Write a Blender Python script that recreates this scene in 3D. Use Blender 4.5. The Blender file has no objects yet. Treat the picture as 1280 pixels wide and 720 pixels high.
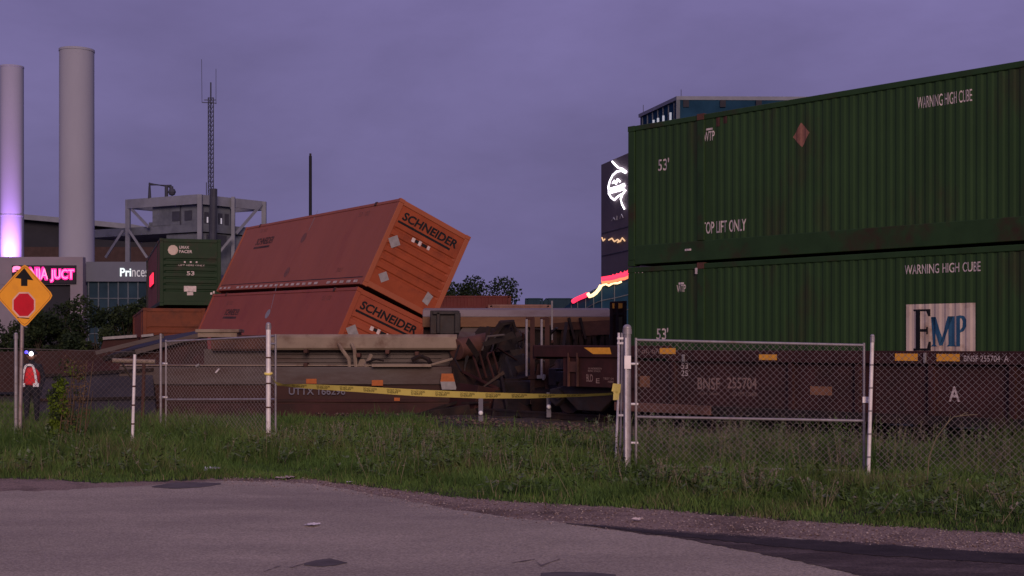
import bpy, bmesh, math, random
import numpy as np
from mathutils import Vector, Matrix, Euler
R = math.radians
random.seed(7)
rng = np.random.default_rng(11)
SC = bpy.context.scene
COL = SC.collection

# ------------------------------------------------------------------ camera
F, PX0, HOR, HC = 1700.0, 640.0, 432.0, 1.75       # focal length in photo pixels, principal column, horizon row, eye height
cam_d = bpy.data.cameras.new("camera"); cam = bpy.data.objects.new("camera", cam_d); COL.objects.link(cam)
cam.location = (0, 0, HC); cam.rotation_euler = (R(90), 0, 0)
cam_d.sensor_width = 36; cam_d.lens = 36 * F / 1280
cam_d.shift_y = (HOR - 360) / 1280
cam_d.clip_end = 6000
SC.camera = cam

# ------------------------------------------------------------------ sky, sun, exposure
SUN_EL, SUN_AZ = R(17), R(9)          # low, soft, warm light from behind the camera and slightly to the right
w = bpy.data.worlds.new("World"); SC.world = w; w.use_nodes = True
nt = w.node_tree; N = nt.nodes; Lk = nt.links; N.clear()
out = N.new("ShaderNodeOutputWorld"); bg = N.new("ShaderNodeBackground"); bg.inputs[1].default_value = 0.1
sky = N.new("ShaderNodeTexSky"); sky.sky_type = 'NISHITA'; sky.sun_disc = False
sky.sun_elevation = SUN_EL; sky.sun_rotation = R(180) - SUN_AZ
sky.air_density = 2.0; sky.dust_density = 3.0
tc = N.new("ShaderNodeTexCoord")
mp = N.new("ShaderNodeMapping"); mp.inputs['Scale'].default_value = (1.6, 1.2, 4.0); mp.inputs['Rotation'].default_value = (0.0, R(-24), 0.9)
nz = N.new("ShaderNodeTexNoise"); nz.inputs['Scale'].default_value = 2.6; nz.inputs['Detail'].default_value = 9; nz.inputs['Roughness'].default_value = .56
nz.inputs['Distortion'].default_value = .15
cr = N.new("ShaderNodeValToRGB")
cr.color_ramp.elements[0].position = .28; cr.color_ramp.elements[0].color = (1.16, .96, 2.22, 1)
cr.color_ramp.elements[1].position = .74; cr.color_ramp.elements[1].color = (1.74, 1.45, 3.24, 1)
sx = N.new("ShaderNodeSeparateXYZ")
hz = N.new("ShaderNodeMapRange"); hz.inputs[1].default_value = 0.0; hz.inputs[2].default_value = .26; hz.inputs[3].default_value = .80; hz.inputs[4].default_value = 1.14
mul = N.new("ShaderNodeMix"); mul.data_type = 'RGBA'; mul.blend_type = 'MULTIPLY'; mul.inputs[0].default_value = 1
mx = N.new("ShaderNodeMix"); mx.data_type = 'RGBA'; mx.inputs[0].default_value = .97     # overcast almost hides the clear sky
Lk.new(tc.outputs['Generated'], mp.inputs[0]); Lk.new(mp.outputs[0], nz.inputs[0]); Lk.new(nz.outputs[0], cr.inputs[0])
Lk.new(tc.outputs['Generated'], sx.inputs[0]); Lk.new(sx.outputs[2], hz.inputs[0])
hz.inputs[3].default_value = 0; hz.inputs[4].default_value = 1
hc = N.new("ShaderNodeValToRGB"); hc.color_ramp.elements[0].color = (.74, .80, .80, 1); hc.color_ramp.elements[1].color = (1.12, 1.09, 1.14, 1)
Lk.new(hz.outputs[0], hc.inputs[0]); Lk.new(cr.outputs[0], mul.inputs[6]); Lk.new(hc.outputs[0], mul.inputs[7])
Lk.new(sky.outputs[0], mx.inputs[6]); Lk.new(mul.outputs[2], mx.inputs[7])
Lk.new(mx.outputs[2], bg.inputs[0]); Lk.new(bg.outputs[0], out.inputs[0])

sd = bpy.data.lights.new("sun", 'SUN'); sun = bpy.data.objects.new("sun", sd); COL.objects.link(sun)
sd.energy = 1.55; sd.angle = R(22); sd.color = (1.0, .72, .59)
sv = Vector((math.sin(SUN_AZ) * math.cos(SUN_EL), -math.cos(SUN_AZ) * math.cos(SUN_EL), math.sin(SUN_EL)))
sun.rotation_euler = sv.to_track_quat('Z', 'Y').to_euler()
SC.view_settings.view_transform = 'Standard'; SC.view_settings.look = 'None'
SC.view_settings.exposure = .12; SC.view_settings.gamma = 1; SC.view_settings.use_curve_mapping = False
SC.cycles.use_denoising = True
SC.cycles.max_bounces = 6

# ------------------------------------------------------------------ helpers
def at(px, py, Y):
    return Vector(((px - PX0) / F * Y, Y, HC - (py - HOR) / F * Y))
def gnd(px, py, z=0.0):
    Y = (HC - z) * F / (py - HOR)
    return Vector(((px - PX0) / F * Y, Y, z))

def mat(name, col, rough=.65, metal=0.0, var=.22, scale=2.5, dirt=None, dirt_amt=.35, dirt_scale=1.3, stretch=(1, 1, 1), bump=0.0, bump_scale=40, emit=None, estr=0, spec=.18, speck=0.0, speck_scale=60):
    m = bpy.data.materials.new(name); m.use_nodes = True
    n = m.node_tree.nodes; l = m.node_tree.links; b = n['Principled BSDF']
    b.inputs['Roughness'].default_value = rough; b.inputs['Metallic'].default_value = metal
    b.inputs['Specular IOR Level'].default_value = spec
    c = n.new("ShaderNodeTexCoord"); p = n.new("ShaderNodeMapping"); p.inputs['Scale'].default_value = stretch
    l.new(c.outputs['Object'], p.inputs[0])
    t = n.new("ShaderNodeTexNoise"); t.inputs['Scale'].default_value = scale; t.inputs['Detail'].default_value = 6; t.inputs['Roughness'].default_value = .6
    l.new(p.outputs[0], t.inputs[0])
    r = n.new("ShaderNodeValToRGB"); e = r.color_ramp.elements
    e[0].position = .28; e[1].position = .72
    e[0].color = tuple(x * (1 - var) for x in col) + (1,); e[1].color = tuple(min(1, x * (1 + var)) for x in col) + (1,)
    l.new(t.outputs[0], r.inputs[0]); last = r.outputs[0]
    if dirt:
        d = n.new("ShaderNodeTexNoise"); d.inputs['Scale'].default_value = dirt_scale; d.inputs['Detail'].default_value = 9; d.inputs['Roughness'].default_value = .68
        l.new(p.outputs[0], d.inputs[0])
        k = n.new("ShaderNodeMapRange"); k.inputs[1].default_value = .62 - dirt_amt * .35; k.inputs[2].default_value = .78 - dirt_amt * .25
        l.new(d.outputs[0], k.inputs[0])
        x = n.new("ShaderNodeMix"); x.data_type = 'RGBA'; x.inputs[7].default_value = tuple(dirt) + (1,)
        l.new(k.outputs[0], x.inputs[0]); l.new(last, x.inputs[6]); last = x.outputs[2]
    if speck:
        g = n.new("ShaderNodeTexNoise"); g.inputs['Scale'].default_value = speck_scale; g.inputs['Detail'].default_value = 3; l.new(c.outputs['Object'], g.inputs[0])
        h = n.new("ShaderNodeMapRange"); h.inputs[1].default_value = .3; h.inputs[2].default_value = .7; h.inputs[3].default_value = 1 - speck; h.inputs[4].default_value = 1 + speck; l.new(g.outputs[0], h.inputs[0])
        y = n.new("ShaderNodeMix"); y.data_type = 'RGBA'; y.blend_type = 'MULTIPLY'; y.inputs[0].default_value = 1; l.new(last, y.inputs[6]); l.new(h.outputs[0], y.inputs[7]); last = y.outputs[2]
    l.new(last, b.inputs['Base Color'])
    if bump:
        q = n.new("ShaderNodeTexNoise"); q.inputs['Scale'].default_value = bump_scale; q.inputs['Detail'].default_value = 5
        l.new(c.outputs['Object'], q.inputs[0])
        u = n.new("ShaderNodeBump"); u.inputs['Strength'].default_value = bump; u.inputs['Distance'].default_value = .05
        l.new(q.outputs[0], u.inputs['Height']); l.new(u.outputs[0], b.inputs['Normal'])
    if emit:
        b.inputs['Emission Color'].default_value = tuple(emit) + (1,); b.inputs['Emission Strength'].default_value = estr
    return m

class MB:
    """collects vertices and faces, then links them as ONE mesh object"""
    def __init__(s): s.v = []; s.f = []; s.m = []
    def add(s, vs, fs, mi=0, M=None):
        o = len(s.v)
        s.v += [tuple(M @ Vector(p)) if M is not None else tuple(p) for p in vs]
        s.f += [tuple(i + o for i in f) for f in fs]; s.m += [mi] * len(fs); return s
    def box(s, x0, x1, y0, y1, z0, z1, mi=0, M=None):
        vs = [(x0, y0, z0), (x1, y0, z0), (x1, y1, z0), (x0, y1, z0), (x0, y0, z1), (x1, y0, z1), (x1, y1, z1), (x0, y1, z1)]
        return s.add(vs, [(0, 3, 2, 1), (4, 5, 6, 7), (0, 1, 5, 4), (1, 2, 6, 5), (2, 3, 7, 6), (3, 0, 4, 7)], mi, M)
    def bar(s, p0, p1, wd, ht=None, mi=0, up=(0, 0, 1)):
        p0 = Vector(p0); p1 = Vector(p1); ht = ht or wd; d = (p1 - p0); L = d.length
        if L < 1e-6: return s
        d /= L; u = Vector(up)
        if abs(d.dot(u)) > .98: u = Vector((0, 1, 0))
        a = d.cross(u).normalized(); b = a.cross(d).normalized()
        M = Matrix(((a.x, d.x, b.x, p0.x), (a.y, d.y, b.y, p0.y), (a.z, d.z, b.z, p0.z), (0, 0, 0, 1)))
        return s.box(-wd / 2, wd / 2, 0, L, -ht / 2, ht / 2, mi, M)
    def tube(s, p0, p1, r, n=10, mi=0, r1=None, cap=True):
        return s.path([p0, p1], [r, r if r1 is None else r1], n, mi, cap)
    def path(s, pts, r, n=8, mi=0, cap=True):
        pts = [Vector(p) for p in pts]; k = len(pts); rs = r if isinstance(r, (list, tuple)) else [r] * k
        vs = []; fs = []; ref = None
        for i, p in enumerate(pts):
            d = (pts[min(i + 1, k - 1)] - pts[max(i - 1, 0)]).normalized()
            if ref is None: ref = Vector((0, 0, 1)) if abs(d.z) < .9 else Vector((1, 0, 0))
            a = d.cross(ref).normalized(); b = d.cross(a).normalized(); ref = -b if False else ref
            for j in range(n):
                t = 2 * math.pi * j / n
                vs.append(p + (a * math.cos(t) + b * math.sin(t)) * rs[i])
        for i in range(k - 1):
            for j in range(n):
                q = (j + 1) % n
                fs.append((i * n + j, i * n + q, (i + 1) * n + q, (i + 1) * n + j))
        if cap: fs += [tuple(range(n))[::-1], tuple((k - 1) * n + j for j in range(n))]
        return s.add(vs, fs, mi)
    def ball(s, c, r, n=10, mi=0, sq=1.0):
        c = Vector(c); vs = [c + Vector((0, 0, r * sq))]; fs = []; h = n // 2
        for i in range(1, h):
            a = math.pi * i / h
            for j in range(n):
                t = 2 * math.pi * j / n
                vs.append(c + Vector((r * math.sin(a) * math.cos(t), r * math.sin(a) * math.sin(t), r * sq * math.cos(a))))
        vs.append(c - Vector((0, 0, r * sq))); e = len(vs) - 1
        for j in range(n):
            q = (j + 1) % n
            fs.append((0, 1 + j, 1 + q)); fs.append((e, 1 + (h - 2) * n + q, 1 + (h - 2) * n + j))
            for i in range(h - 2): fs.append((1 + i * n + j, 1 + (i + 1) * n + j, 1 + (i + 1) * n + q, 1 + i * n + q))
        return s.add(vs, fs, mi)
    def prism(s, poly, d, M, mi=0):
        """poly in local XY extruded from local z 0 to d"""
        k = len(poly)
        vs = [(x, y, 0) for x, y in poly] + [(x, y, d) for x, y in poly]
        fs = [tuple(range(k))[::-1], tuple(range(k, 2 * k))] + [(i, (i + 1) % k, k + (i + 1) % k, k + i) for i in range(k)]
        return s.add(vs, fs, mi, M)
    def quad(s, a, b, c, d, th=0, mi=0):
        a, b, c, d = map(Vector, (a, b, c, d))
        if not th: return s.add([a, b, c, d], [(0, 1, 2, 3)], mi)
        n = (b - a).cross(d - a).normalized() * -th
        return s.add([a, b, c, d, a + n, b + n, c + n, d + n], [(0, 1, 2, 3), (7, 6, 5, 4), (0, 4, 5, 1), (1, 5, 6, 2), (2, 6, 7, 3), (3, 7, 4, 0)], mi)
    def build(s, name, mats, parent=None, smooth=False, bev=0):
        me = bpy.data.meshes.new(name); me.from_pydata(s.v, [], s.f)
        for m in (mats if isinstance(mats, (list, tuple)) else [mats]): me.materials.append(m)
        if len(me.polygons) == len(s.m): me.polygons.foreach_set('material_index', s.m)
        me.validate(); me.update()
        o = bpy.data.objects.new(name, me); COL.objects.link(o)
        if parent: o.parent = parent
        if smooth:
            me.polygons.foreach_set('use_smooth', [True] * len(me.polygons))
            try: me.set_sharp_from_angle(angle=R(40))
            except Exception: pass
        if bev:
            b = o.modifiers.new("edge", 'BEVEL'); b.width = bev; b.segments = 2; b.limit_method = 'ANGLE'; b.angle_limit = R(40)
        return o

def tag(o, label=None, cat=None, group=None, kind=None):
    if label: o['label'] = label
    if cat: o['category'] = cat
    if group: o['group'] = group
    if kind: o['kind'] = kind
    return o
def thing(name, label, cat, loc=(0, 0, 0), rot=None, group=None):
    o = bpy.data.objects.new(name, None); COL.objects.link(o); o.empty_display_size = .2
    o.location = loc
    if rot is not None: o.rotation_euler = rot
    return tag(o, label, cat, group)
def dup(root, loc, rotz, label):
    r = root.copy(); COL.objects.link(r); r.location = loc; r.rotation_euler = (0, 0, rotz); r['label'] = label
    for ch in list(root.children):
        c = ch.copy(); COL.objects.link(c); c.parent = r
        for g in list(ch.children):
            d = g.copy(); COL.objects.link(d); d.parent = c
    return r

_txt = {}
def text_geo(body, h, wd=None, bold=0.0, shear=0.0):
    """flat lettering as (vertices, faces), lower left corner at the origin, h high and wd wide"""
    key = (body, bold, shear)
    if key not in _txt:
        cu = bpy.data.curves.new("lettering", 'FONT'); cu.body = body; cu.size = 1; cu.offset = bold; cu.shear = shear; cu.resolution_u = 4
        ob = bpy.data.objects.new("lettering", cu); COL.objects.link(ob)
        me = ob.evaluated_get(bpy.context.evaluated_depsgraph_get()).to_mesh()
        v = np.array([tuple(p.co)[:2] for p in me.vertices]); f = [tuple(p.vertices) for p in me.polygons]
        ob.evaluated_get(bpy.context.evaluated_depsgraph_get()).to_mesh_clear()
        bpy.data.objects.remove(ob); bpy.data.curves.remove(cu)
        _txt[key] = (v - v.min(0), f)
    v, f = _txt[key]; mxv = v.max(0)
    sy = h / mxv[1]; sx_ = sy if wd is None else wd / mxv[0]
    return v * np.array([sx_, sy]), f
def put_flat(mb, geo, P0, u, vv, off=.004, mi=1):
    """lettering on a plane: origin P0, reading direction u, up direction vv"""
    P0 = Vector(P0); u = Vector(u).normalized(); vv = Vector(vv).normalized(); n = u.cross(vv)
    mb.add([P0 + u * float(a) + vv * float(b) + n * off for a, b in geo[0]], geo[1], mi)
def conform(geo, u0, breaks, offs):
    """cut lettering at the folds of a corrugated side and return 3-D points (u, v, offset)"""
    bm = bmesh.new(); vs = [bm.verts.new((float(a), float(b), 0)) for a, b in geo[0]]
    for f in geo[1]:
        try: bm.faces.new([vs[i] for i in f])
        except ValueError: pass
    lo = min(a for a, b in geo[0]); hi = max(a for a, b in geo[0])
    for y in breaks:
        if lo < y - u0 < hi:
            g = bm.verts[:] + bm.edges[:] + bm.faces[:]
            bmesh.ops.bisect_plane(bm, geom=g, plane_co=(y - u0, 0, 0), plane_no=(1, 0, 0))
    bm.verts.index_update()
    V = [(p.co.x + u0, p.co.y, offs(p.co.x + u0)) for p in bm.verts]; Fc = [tuple(p.index for p in f.verts) for f in bm.faces]
    bm.free(); return V, Fc

# ------------------------------------------------------------------ materials
GREEN = mat("container_green", (.031, .066, .022), .55, var=.16, scale=1.2, dirt=(.040, .040, .02), dirt_amt=.2, dirt_scale=1.1, stretch=(1, 1, .35), bump=.16, bump_scale=2.2)
GREENF = mat("container_green_frame", (.026, .058, .020), .5, var=.2, scale=2, dirt=(.045, .025, .016), dirt_amt=.3)
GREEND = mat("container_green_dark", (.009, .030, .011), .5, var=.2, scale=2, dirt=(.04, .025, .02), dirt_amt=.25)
ORANGE = mat("container_orange", (.345, .098, .048), .55, var=.08, scale=1.0, dirt=(.30, .075, .04), dirt_amt=.2, dirt_scale=.8, stretch=(1, 1, .4), bump=.22, bump_scale=1.6)
ORANGEE = mat("container_orange_end", (.31, .066, .026), .6, var=.15, scale=1.6, dirt=(.20, .045, .022), dirt_amt=.35, dirt_scale=1.1)
FAINT = mat("faint_stain", (.21, .085, .065), .7, var=.3, scale=9)
ORANGER = mat("container_orange_red", (.335, .078, .038), .55, var=.08, scale=1.0, dirt=(.26, .045, .03), dirt_amt=.2, dirt_scale=.8, bump=.22, bump_scale=1.6)
REDC = mat("container_dull_red", (.11, .022, .02), .6, var=.2, scale=1, dirt=(.12, .035, .025), dirt_amt=.35)
ORANGEF = mat("container_orange_far", (.17, .045, .022), .6, var=.18, scale=1.2, dirt=(.09, .03, .02), dirt_amt=.4)
BLACKP = mat("black_lettering", (.012, .012, .014), .6)
WHITEP = mat("white_lettering", (.62, .52, .50), .6, var=.25, scale=14)
DIMP = mat("faded_lettering", (.30, .20, .17), .7, var=.35, scale=16)
BLUEP = mat("blue_lettering", (.03, .10, .19), .6, var=.2, scale=10)
PLATEW = mat("white_panel", (.62, .50, .42), .6, var=.12, scale=3, dirt=(.34, .22, .14), dirt_amt=.35, dirt_scale=2.2)
GREYSTK = mat("grey_sticker", (.30, .28, .28), .6, var=.2, scale=8)
RUSTD = mat("rust_placard", (.26, .12, .09), .8, var=.3, scale=10)
CARRED = mat("railcar_maroon", (.052, .019, .018), .65, var=.3, scale=2.4, dirt=(.034, .017, .015), dirt_amt=.5, dirt_scale=1.5, bump=.1)
CARDARK = mat("railcar_dark", (.021, .015, .015), .75, var=.35, scale=3, dirt=(.055, .028, .02), dirt_amt=.35, bump=.15)
RUSTB = mat("railcar_rust_brown", (.110, .050, .038), .75, var=.3, scale=1.6, dirt=(.05, .028, .025), dirt_amt=.5, dirt_scale=.9, stretch=(.6, 1, 1), bump=.12)
GREYB = mat("railcar_weathered_grey", (.12, .098, .092), .75, var=.25, scale=1.5, dirt=(.07, .038, .030), dirt_amt=.5, dirt_scale=.7, stretch=(.35, 1, 1.6), bump=.1)
TAN = mat("railcar_tan", (.275, .21, .16), .65, var=.18, scale=2, dirt=(.13, .07, .05), dirt_amt=.35, dirt_scale=1.2, bump=.1)
STEELD = mat("dark_steel", (.035, .030, .032), .5, metal=.3, var=.3, scale=5, dirt=(.05, .026, .018), dirt_amt=.45, bump=.1)
STEEL = mat("bare_steel", (.34, .32, .33), .35, metal=.8, var=.2, scale=6)
REFY = mat("yellow_reflector", (.86, .40, .05), .45, var=.12, scale=12)
REFO = mat("orange_reflector", (.42, .115, .03), .45, var=.2, scale=10)
GALV = mat("galvanised_steel", (.34, .31, .33), .42, metal=.3, var=.18, scale=9, dirt=(.26, .2, .18), dirt_amt=.3, dirt_scale=4, bump=.06)
GALVB = mat("bright_galvanised_steel", (.86, .80, .80), .35, metal=.1, var=.1, scale=9, dirt=(.55, .45, .42), dirt_amt=.25, dirt_scale=5)
WIRE = mat("chain_link_wire", (.27, .235, .235), .5, metal=.25, var=.2, scale=3)
CONC = mat("concrete_pale", (.33, .33, .40), .85, var=.07, scale=.25, dirt=(.27, .27, .33), dirt_amt=.3, dirt_scale=.12, stretch=(1, 1, .3))
WALLP = mat("wall_painted", (.235, .205, .25), .8, var=.08, scale=.5)
WALLB = mat("wall_blue_grey", (.13, .14, .185), .7, var=.08, scale=.5)
GLASSD = mat("dark_glass", (.026, .048, .072), .5, var=.25, scale=.7, spec=0)
GLASSB = mat("blue_green_glass", (.018, .052, .095), .5, var=.3, scale=.35, spec=0)
MULL = mat("mullion_grey", (.10, .12, .15), .5)
ARENA = mat("arena_roof_dark", (.026, .026, .036), .7, var=.2, scale=.3)
BRICK = mat("brick_red_brown", (.06, .037, .036), .85, var=.2, scale=1.2)
STRUCT = mat("steel_grey_paint", (.20, .21, .255), .6, var=.15, scale=.8)
STRUCTD = mat("steel_dark_paint", (.05, .053, .075), .6, var=.2, scale=1)
CONCD = mat("concrete_block_grey", (.135, .15, .185), .85, var=.15, scale=.5, dirt=(.085, .095, .125), dirt_amt=.4, dirt_scale=.4)
TOWER = mat("tower_grey", (.13, .105, .115), .75, var=.12, scale=.5)
NEONW = mat("neon_white", (.8, .8, .85), .4, emit=(.95, .88, 1.0), estr=2.6)
NEONP = mat("neon_pink", (.8, .1, .3), .4, emit=(1.0, .005, .33), estr=1.0)
NEONPW = mat("neon_pink_core", (.8, .3, .4), .4, emit=(1.0, .16, .40), estr=1.5)
NEONR = mat("neon_red", (.8, .05, .05), .4, emit=(1.0, .03, .09), estr=1.6)
NEONO = mat("neon_orange", (.8, .3, .1), .4, emit=(1.0, .20, .10), estr=1.2)
NEONY = mat("neon_warm_yellow", (.8, .6, .3), .4, emit=(1.0, .72, .36), estr=1.8)
NEONA = mat("sign_warm_letters", (.6, .4, .2), .4, emit=(1.0, .6, .32), estr=.75)
SIGNW = mat("sign_white_letters", (.7, .8, .8), .4, emit=(.82, 1.0, 1.0), estr=.75)
BARK = mat("bark", (.05, .038, .03), .9, var=.3, scale=6)
LEAFA = mat("leaf_dark_green", (.013, .024, .010), .75, var=.4, scale=1.3)
LEAFB = mat("leaf_mid_green", (.026, .040, .015), .75, var=.4, scale=1.3)
LEAFY = mat("leaf_yellow_green", (.09, .14, .012), .7, var=.4, scale=5)
LEAFD = mat("leaf_dry_brown", (.13, .085, .05), .8, var=.4, scale=6)
TAPE = mat("caution_tape_yellow", (1.0, .78, .20), .4, var=.06, scale=6, bump=.04, bump_scale=25)

# ------------------------------------------------------------------ ground
GRASS_EDGE = [(-60, 596), (0, 598), (60, 599), (130, 604), (220, 600), (300, 598), (390, 600), (440, 606), (500, 613), (560, 621), (640, 628), (720, 632), (800, 636), (880, 642), (960, 649), (1040, 654), (1120, 659), (1200, 664), (1280, 668), (1360, 674)]
ROAD_EDGE = [(-60, 618), (0, 615), (60, 614), (150, 609), (200, 606), (280, 602), (350, 603), (410, 608), (450, 615), (500, 625), (560, 637), (620, 646), (680, 652), (740, 658), (800, 662), (900, 668), (1000, 674), (1100, 681), (1200, 688), (1280, 694), (1360, 700)]
def dense(px, jit, step=6, seed=1):
    r_ = random.Random(seed); out_ = []; a = 0
    for (x0, y0), (x1, y1) in zip(px[:-1], px[1:]):
        k = max(1, int((x1 - x0) / step))
        for i in range(k):
            t = i / k; a = a * .6 + r_.uniform(-1, 1) * jit
            out_.append((x0 + (x1 - x0) * t, y0 + (y1 - y0) * t + a))
    return out_ + [px[-1]]
def sheet(name, edge, z, m, label=None, kind='structure', near=None):
    P = [gnd(x, y) for x, y in edge]
    vs = []; fs = []
    for p in P:
        vs += [(p.x, p.y, z), (p.x * 1.0, near, z)]
    for i in range(len(P) - 1): fs.append((2 * i, 2 * i + 1, 2 * i + 3, 2 * i + 2))
    mb = MB(); mb.add(vs, fs)
    o = mb.build(name, m); o['kind'] = kind; return o

GROUNDM = mat("soil_ground", (.060, .048, .034), .95, var=.4, scale=.8, dirt=(.038, .052, .02), dirt_amt=.6, dirt_scale=.5, bump=.6, bump_scale=14)
ASPH = mat("asphalt_worn", (.45, .375, .285), .9, var=.17, scale=1.1, dirt=(.345, .285, .225), dirt_amt=.45, dirt_scale=.45, stretch=(.5, 1, 1), bump=.7, bump_scale=45, speck=.30, speck_scale=48)
GRAVM = mat("gravel_shoulder_mix", (.33, .24, .19), .95, var=.32, scale=22, dirt=(.13, .088, .07), dirt_amt=.42, dirt_scale=1.1, bump=.9, bump_scale=30, speck=.4, speck_scale=55)
WETM = mat("asphalt_wet_dark", (.090, .066, .058), .8, var=.4, scale=2.5, dirt=(.19, .145, .125), dirt_amt=.42, dirt_scale=2.2, stretch=(.4, 1, 1), bump=.5, bump_scale=40, speck=.35, speck_scale=50)
BALL = mat("ballast_stone", (.085, .066, .058), .95, var=.5, scale=14, dirt=(.05, .038, .03), dirt_amt=.5, dirt_scale=1, bump=.9, bump_scale=18)
PATCHM = mat("asphalt_patch_dark", (.135, .112, .10), .8, var=.3, scale=4, bump=.3)
CRACKM = mat("crack_dark", (.20, .16, .145), .9, var=.2, scale=5)

mb = MB()
mb.add([(-900, -60, 0), (900, -60, 0), (900, 2500, 0), (-900, 2500, 0)], [(0, 1, 2, 3)])
tag(mb.build("ground", GROUNDM), kind='structure')
ge = [(-400, 590)] + dense(GRASS_EDGE, 1.1, 5, 3) + [(1700, 695)]
re_ = [(-400, 640)] + dense(ROAD_EDGE, .7, 6, 4) + [(1700, 722)]
sheet("gravel_shoulder", ge, .004, GRAVM, near=-30)
sheet("road", re_, .008, ASPH, near=-30)
def blob(name, pts, z, m, seed, jit=.5):
    P = dense(pts + [pts[0]], 0, 7)[:-1]; r_ = random.Random(seed)
    vs = [gnd(x, y + r_.uniform(-jit, jit)) for x, y in P]
    vs = [(p.x, p.y, z) for p in vs]
    bm = bmesh.new(); bv = [bm.verts.new(p) for p in vs]; f = bm.faces.new(bv)
    if f.normal.z < 0 or f.calc_area() and False: pass
    bmesh.ops.triangulate(bm, faces=[f]); bmesh.ops.recalc_face_normals(bm, faces=bm.faces[:])
    for q in bm.faces:
        if q.normal.z < 0: q.normal_flip()
    me = bpy.data.meshes.new(name); bm.to_mesh(me); bm.free(); me.materials.append(m)
    o = bpy.data.objects.new(name, me); COL.objects.link(o); o['kind'] = 'structure'; return o
def dblob(name, top, bot, z, m, seed, jit):
    return blob(name, dense(top, 0, 8)[:-1] + dense(bot[::-1], 0, -8 if False else 8) , z, m, seed, jit)
def strip(name, top, bot, n, z, m, seed, jit):
    """long dark patch between two pixel curves, both given from left to right"""
    r_ = random.Random(seed)
    def ev(c, t):
        k = t * (len(c) - 1); i = min(int(k), len(c) - 2); q = k - i
        return c[i][0] + (c[i + 1][0] - c[i][0]) * q, c[i][1] + (c[i + 1][1] - c[i][1]) * q
    vs = []; a = b = 0
    for i in range(n + 1):
        t = i / n; a = a * .86 + r_.uniform(-jit, jit) * .55; b = b * .86 + r_.uniform(-jit, jit) * .55
        p = ev(top, t); q = ev(bot, t)
        p = gnd(p[0], p[1] + a * min(1, 6 * t)); q = gnd(q[0], q[1] + b * min(1, 6 * t))
        vs += [(p.x, p.y, z), (q.x, q.y, z)]
    mb = MB(); mb.add(vs, [(2 * i, 2 * i + 1, 2 * i + 3, 2 * i + 2) for i in range(n)])
    o = mb.build(name, m); o['kind'] = 'structure'; return o
strip("wet_asphalt_patch", [(708, 655), (780, 660), (880, 667), (980, 674), (1090, 681), (1200, 688), (1400, 702)],
      [(708, 656), (790, 666), (860, 676), (930, 690), (1000, 704), (1080, 722), (1300, 770)], 420, .012, WETM, 5, .75)
strip("wet_asphalt_core", [(730, 657), (820, 666), (940, 673), (1080, 682), (1200, 690), (1400, 704)], [(730, 658), (820, 669), (940, 682), (1080, 695), (1200, 703), (1400, 716)], 420, .016, mat("asphalt_wet_black", (.052, .040, .038), .75, var=.4, scale=3, bump=.4, speck=.3), 15, .9)
strip("asphalt_patch", [(190, 609), (215, 605), (245, 604), (276, 605)], [(190, 610), (215, 612), (250, 610), (276, 606)], 30, .012, PATCHM, 8, .5)
strip("asphalt_patch", [(380, 706), (395, 702), (412, 700), (434, 705)], [(380, 708), (395, 710), (415, 709), (434, 706)], 24, .012, PATCHM, 9, .6)
strip("asphalt_patch", [(676, 718), (700, 716), (740, 717), (770, 720)], [(676, 724), (700, 728), (740, 728), (770, 722)], 20, .012, PATCHM, 10, .5)
strip("road_crack", [(330, 716), (350, 709), (365, 711), (380, 706)], [(330, 716.5), (350, 709.5), (365, 711.5), (380, 706.4)], 60, .013, CRACKM, 11, .5)
strip("road_crack", [(640, 705), (668, 701), (676, 709), (700, 700)], [(640, 705.4), (668, 701.4), (676, 709.4), (700, 700.3)], 60, .013, CRACKM, 12, .5)
# railway: ballast bed along the standing train, rails, sleepers
TH = math.atan(1476 / F)                        # heading of the standing train, swung left from straight ahead
TR = Matrix.Rotation(TH, 4, 'Z')
GREEN_FAR = Vector(((785 - 640) / F * 28.2, 28.2, 0))     # foot of the visible far corner of the green boxes
CW, CL, CH = 2.59, 16.15, 2.90
GREEN_O = GREEN_FAR - TR.to_3x3() @ Vector((-CW / 2, CL, 0))
TM = Matrix.Translation(GREEN_O) @ TR           # train frame: x across, y away along the train, origin at the near end of the boxes
mb = MB(); ys = np.linspace(-14, 30, 90); prof = [(-3.2, 0.0), (-2.0, .055), (-1.5, .085), (1.5, .085), (2.0, .055), (3.4, .0)]
vs = []; fs = []
for i, y in enumerate(ys):
    for (x, z) in prof:
        vs.append(TM @ Vector((x + rng.uniform(-.12, .12), y, z + rng.uniform(-.02, .02) if z > .01 else -.01)))
k = len(prof)
for i in range(len(ys) - 1):
    for j in range(k - 1): fs.append((i * k + j, i * k + j + 1, (i + 1) * k + j + 1, (i + 1) * k + j))
mb.add(vs, fs); tag(mb.build("ballast_bed", BALL), kind='structure')
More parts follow.
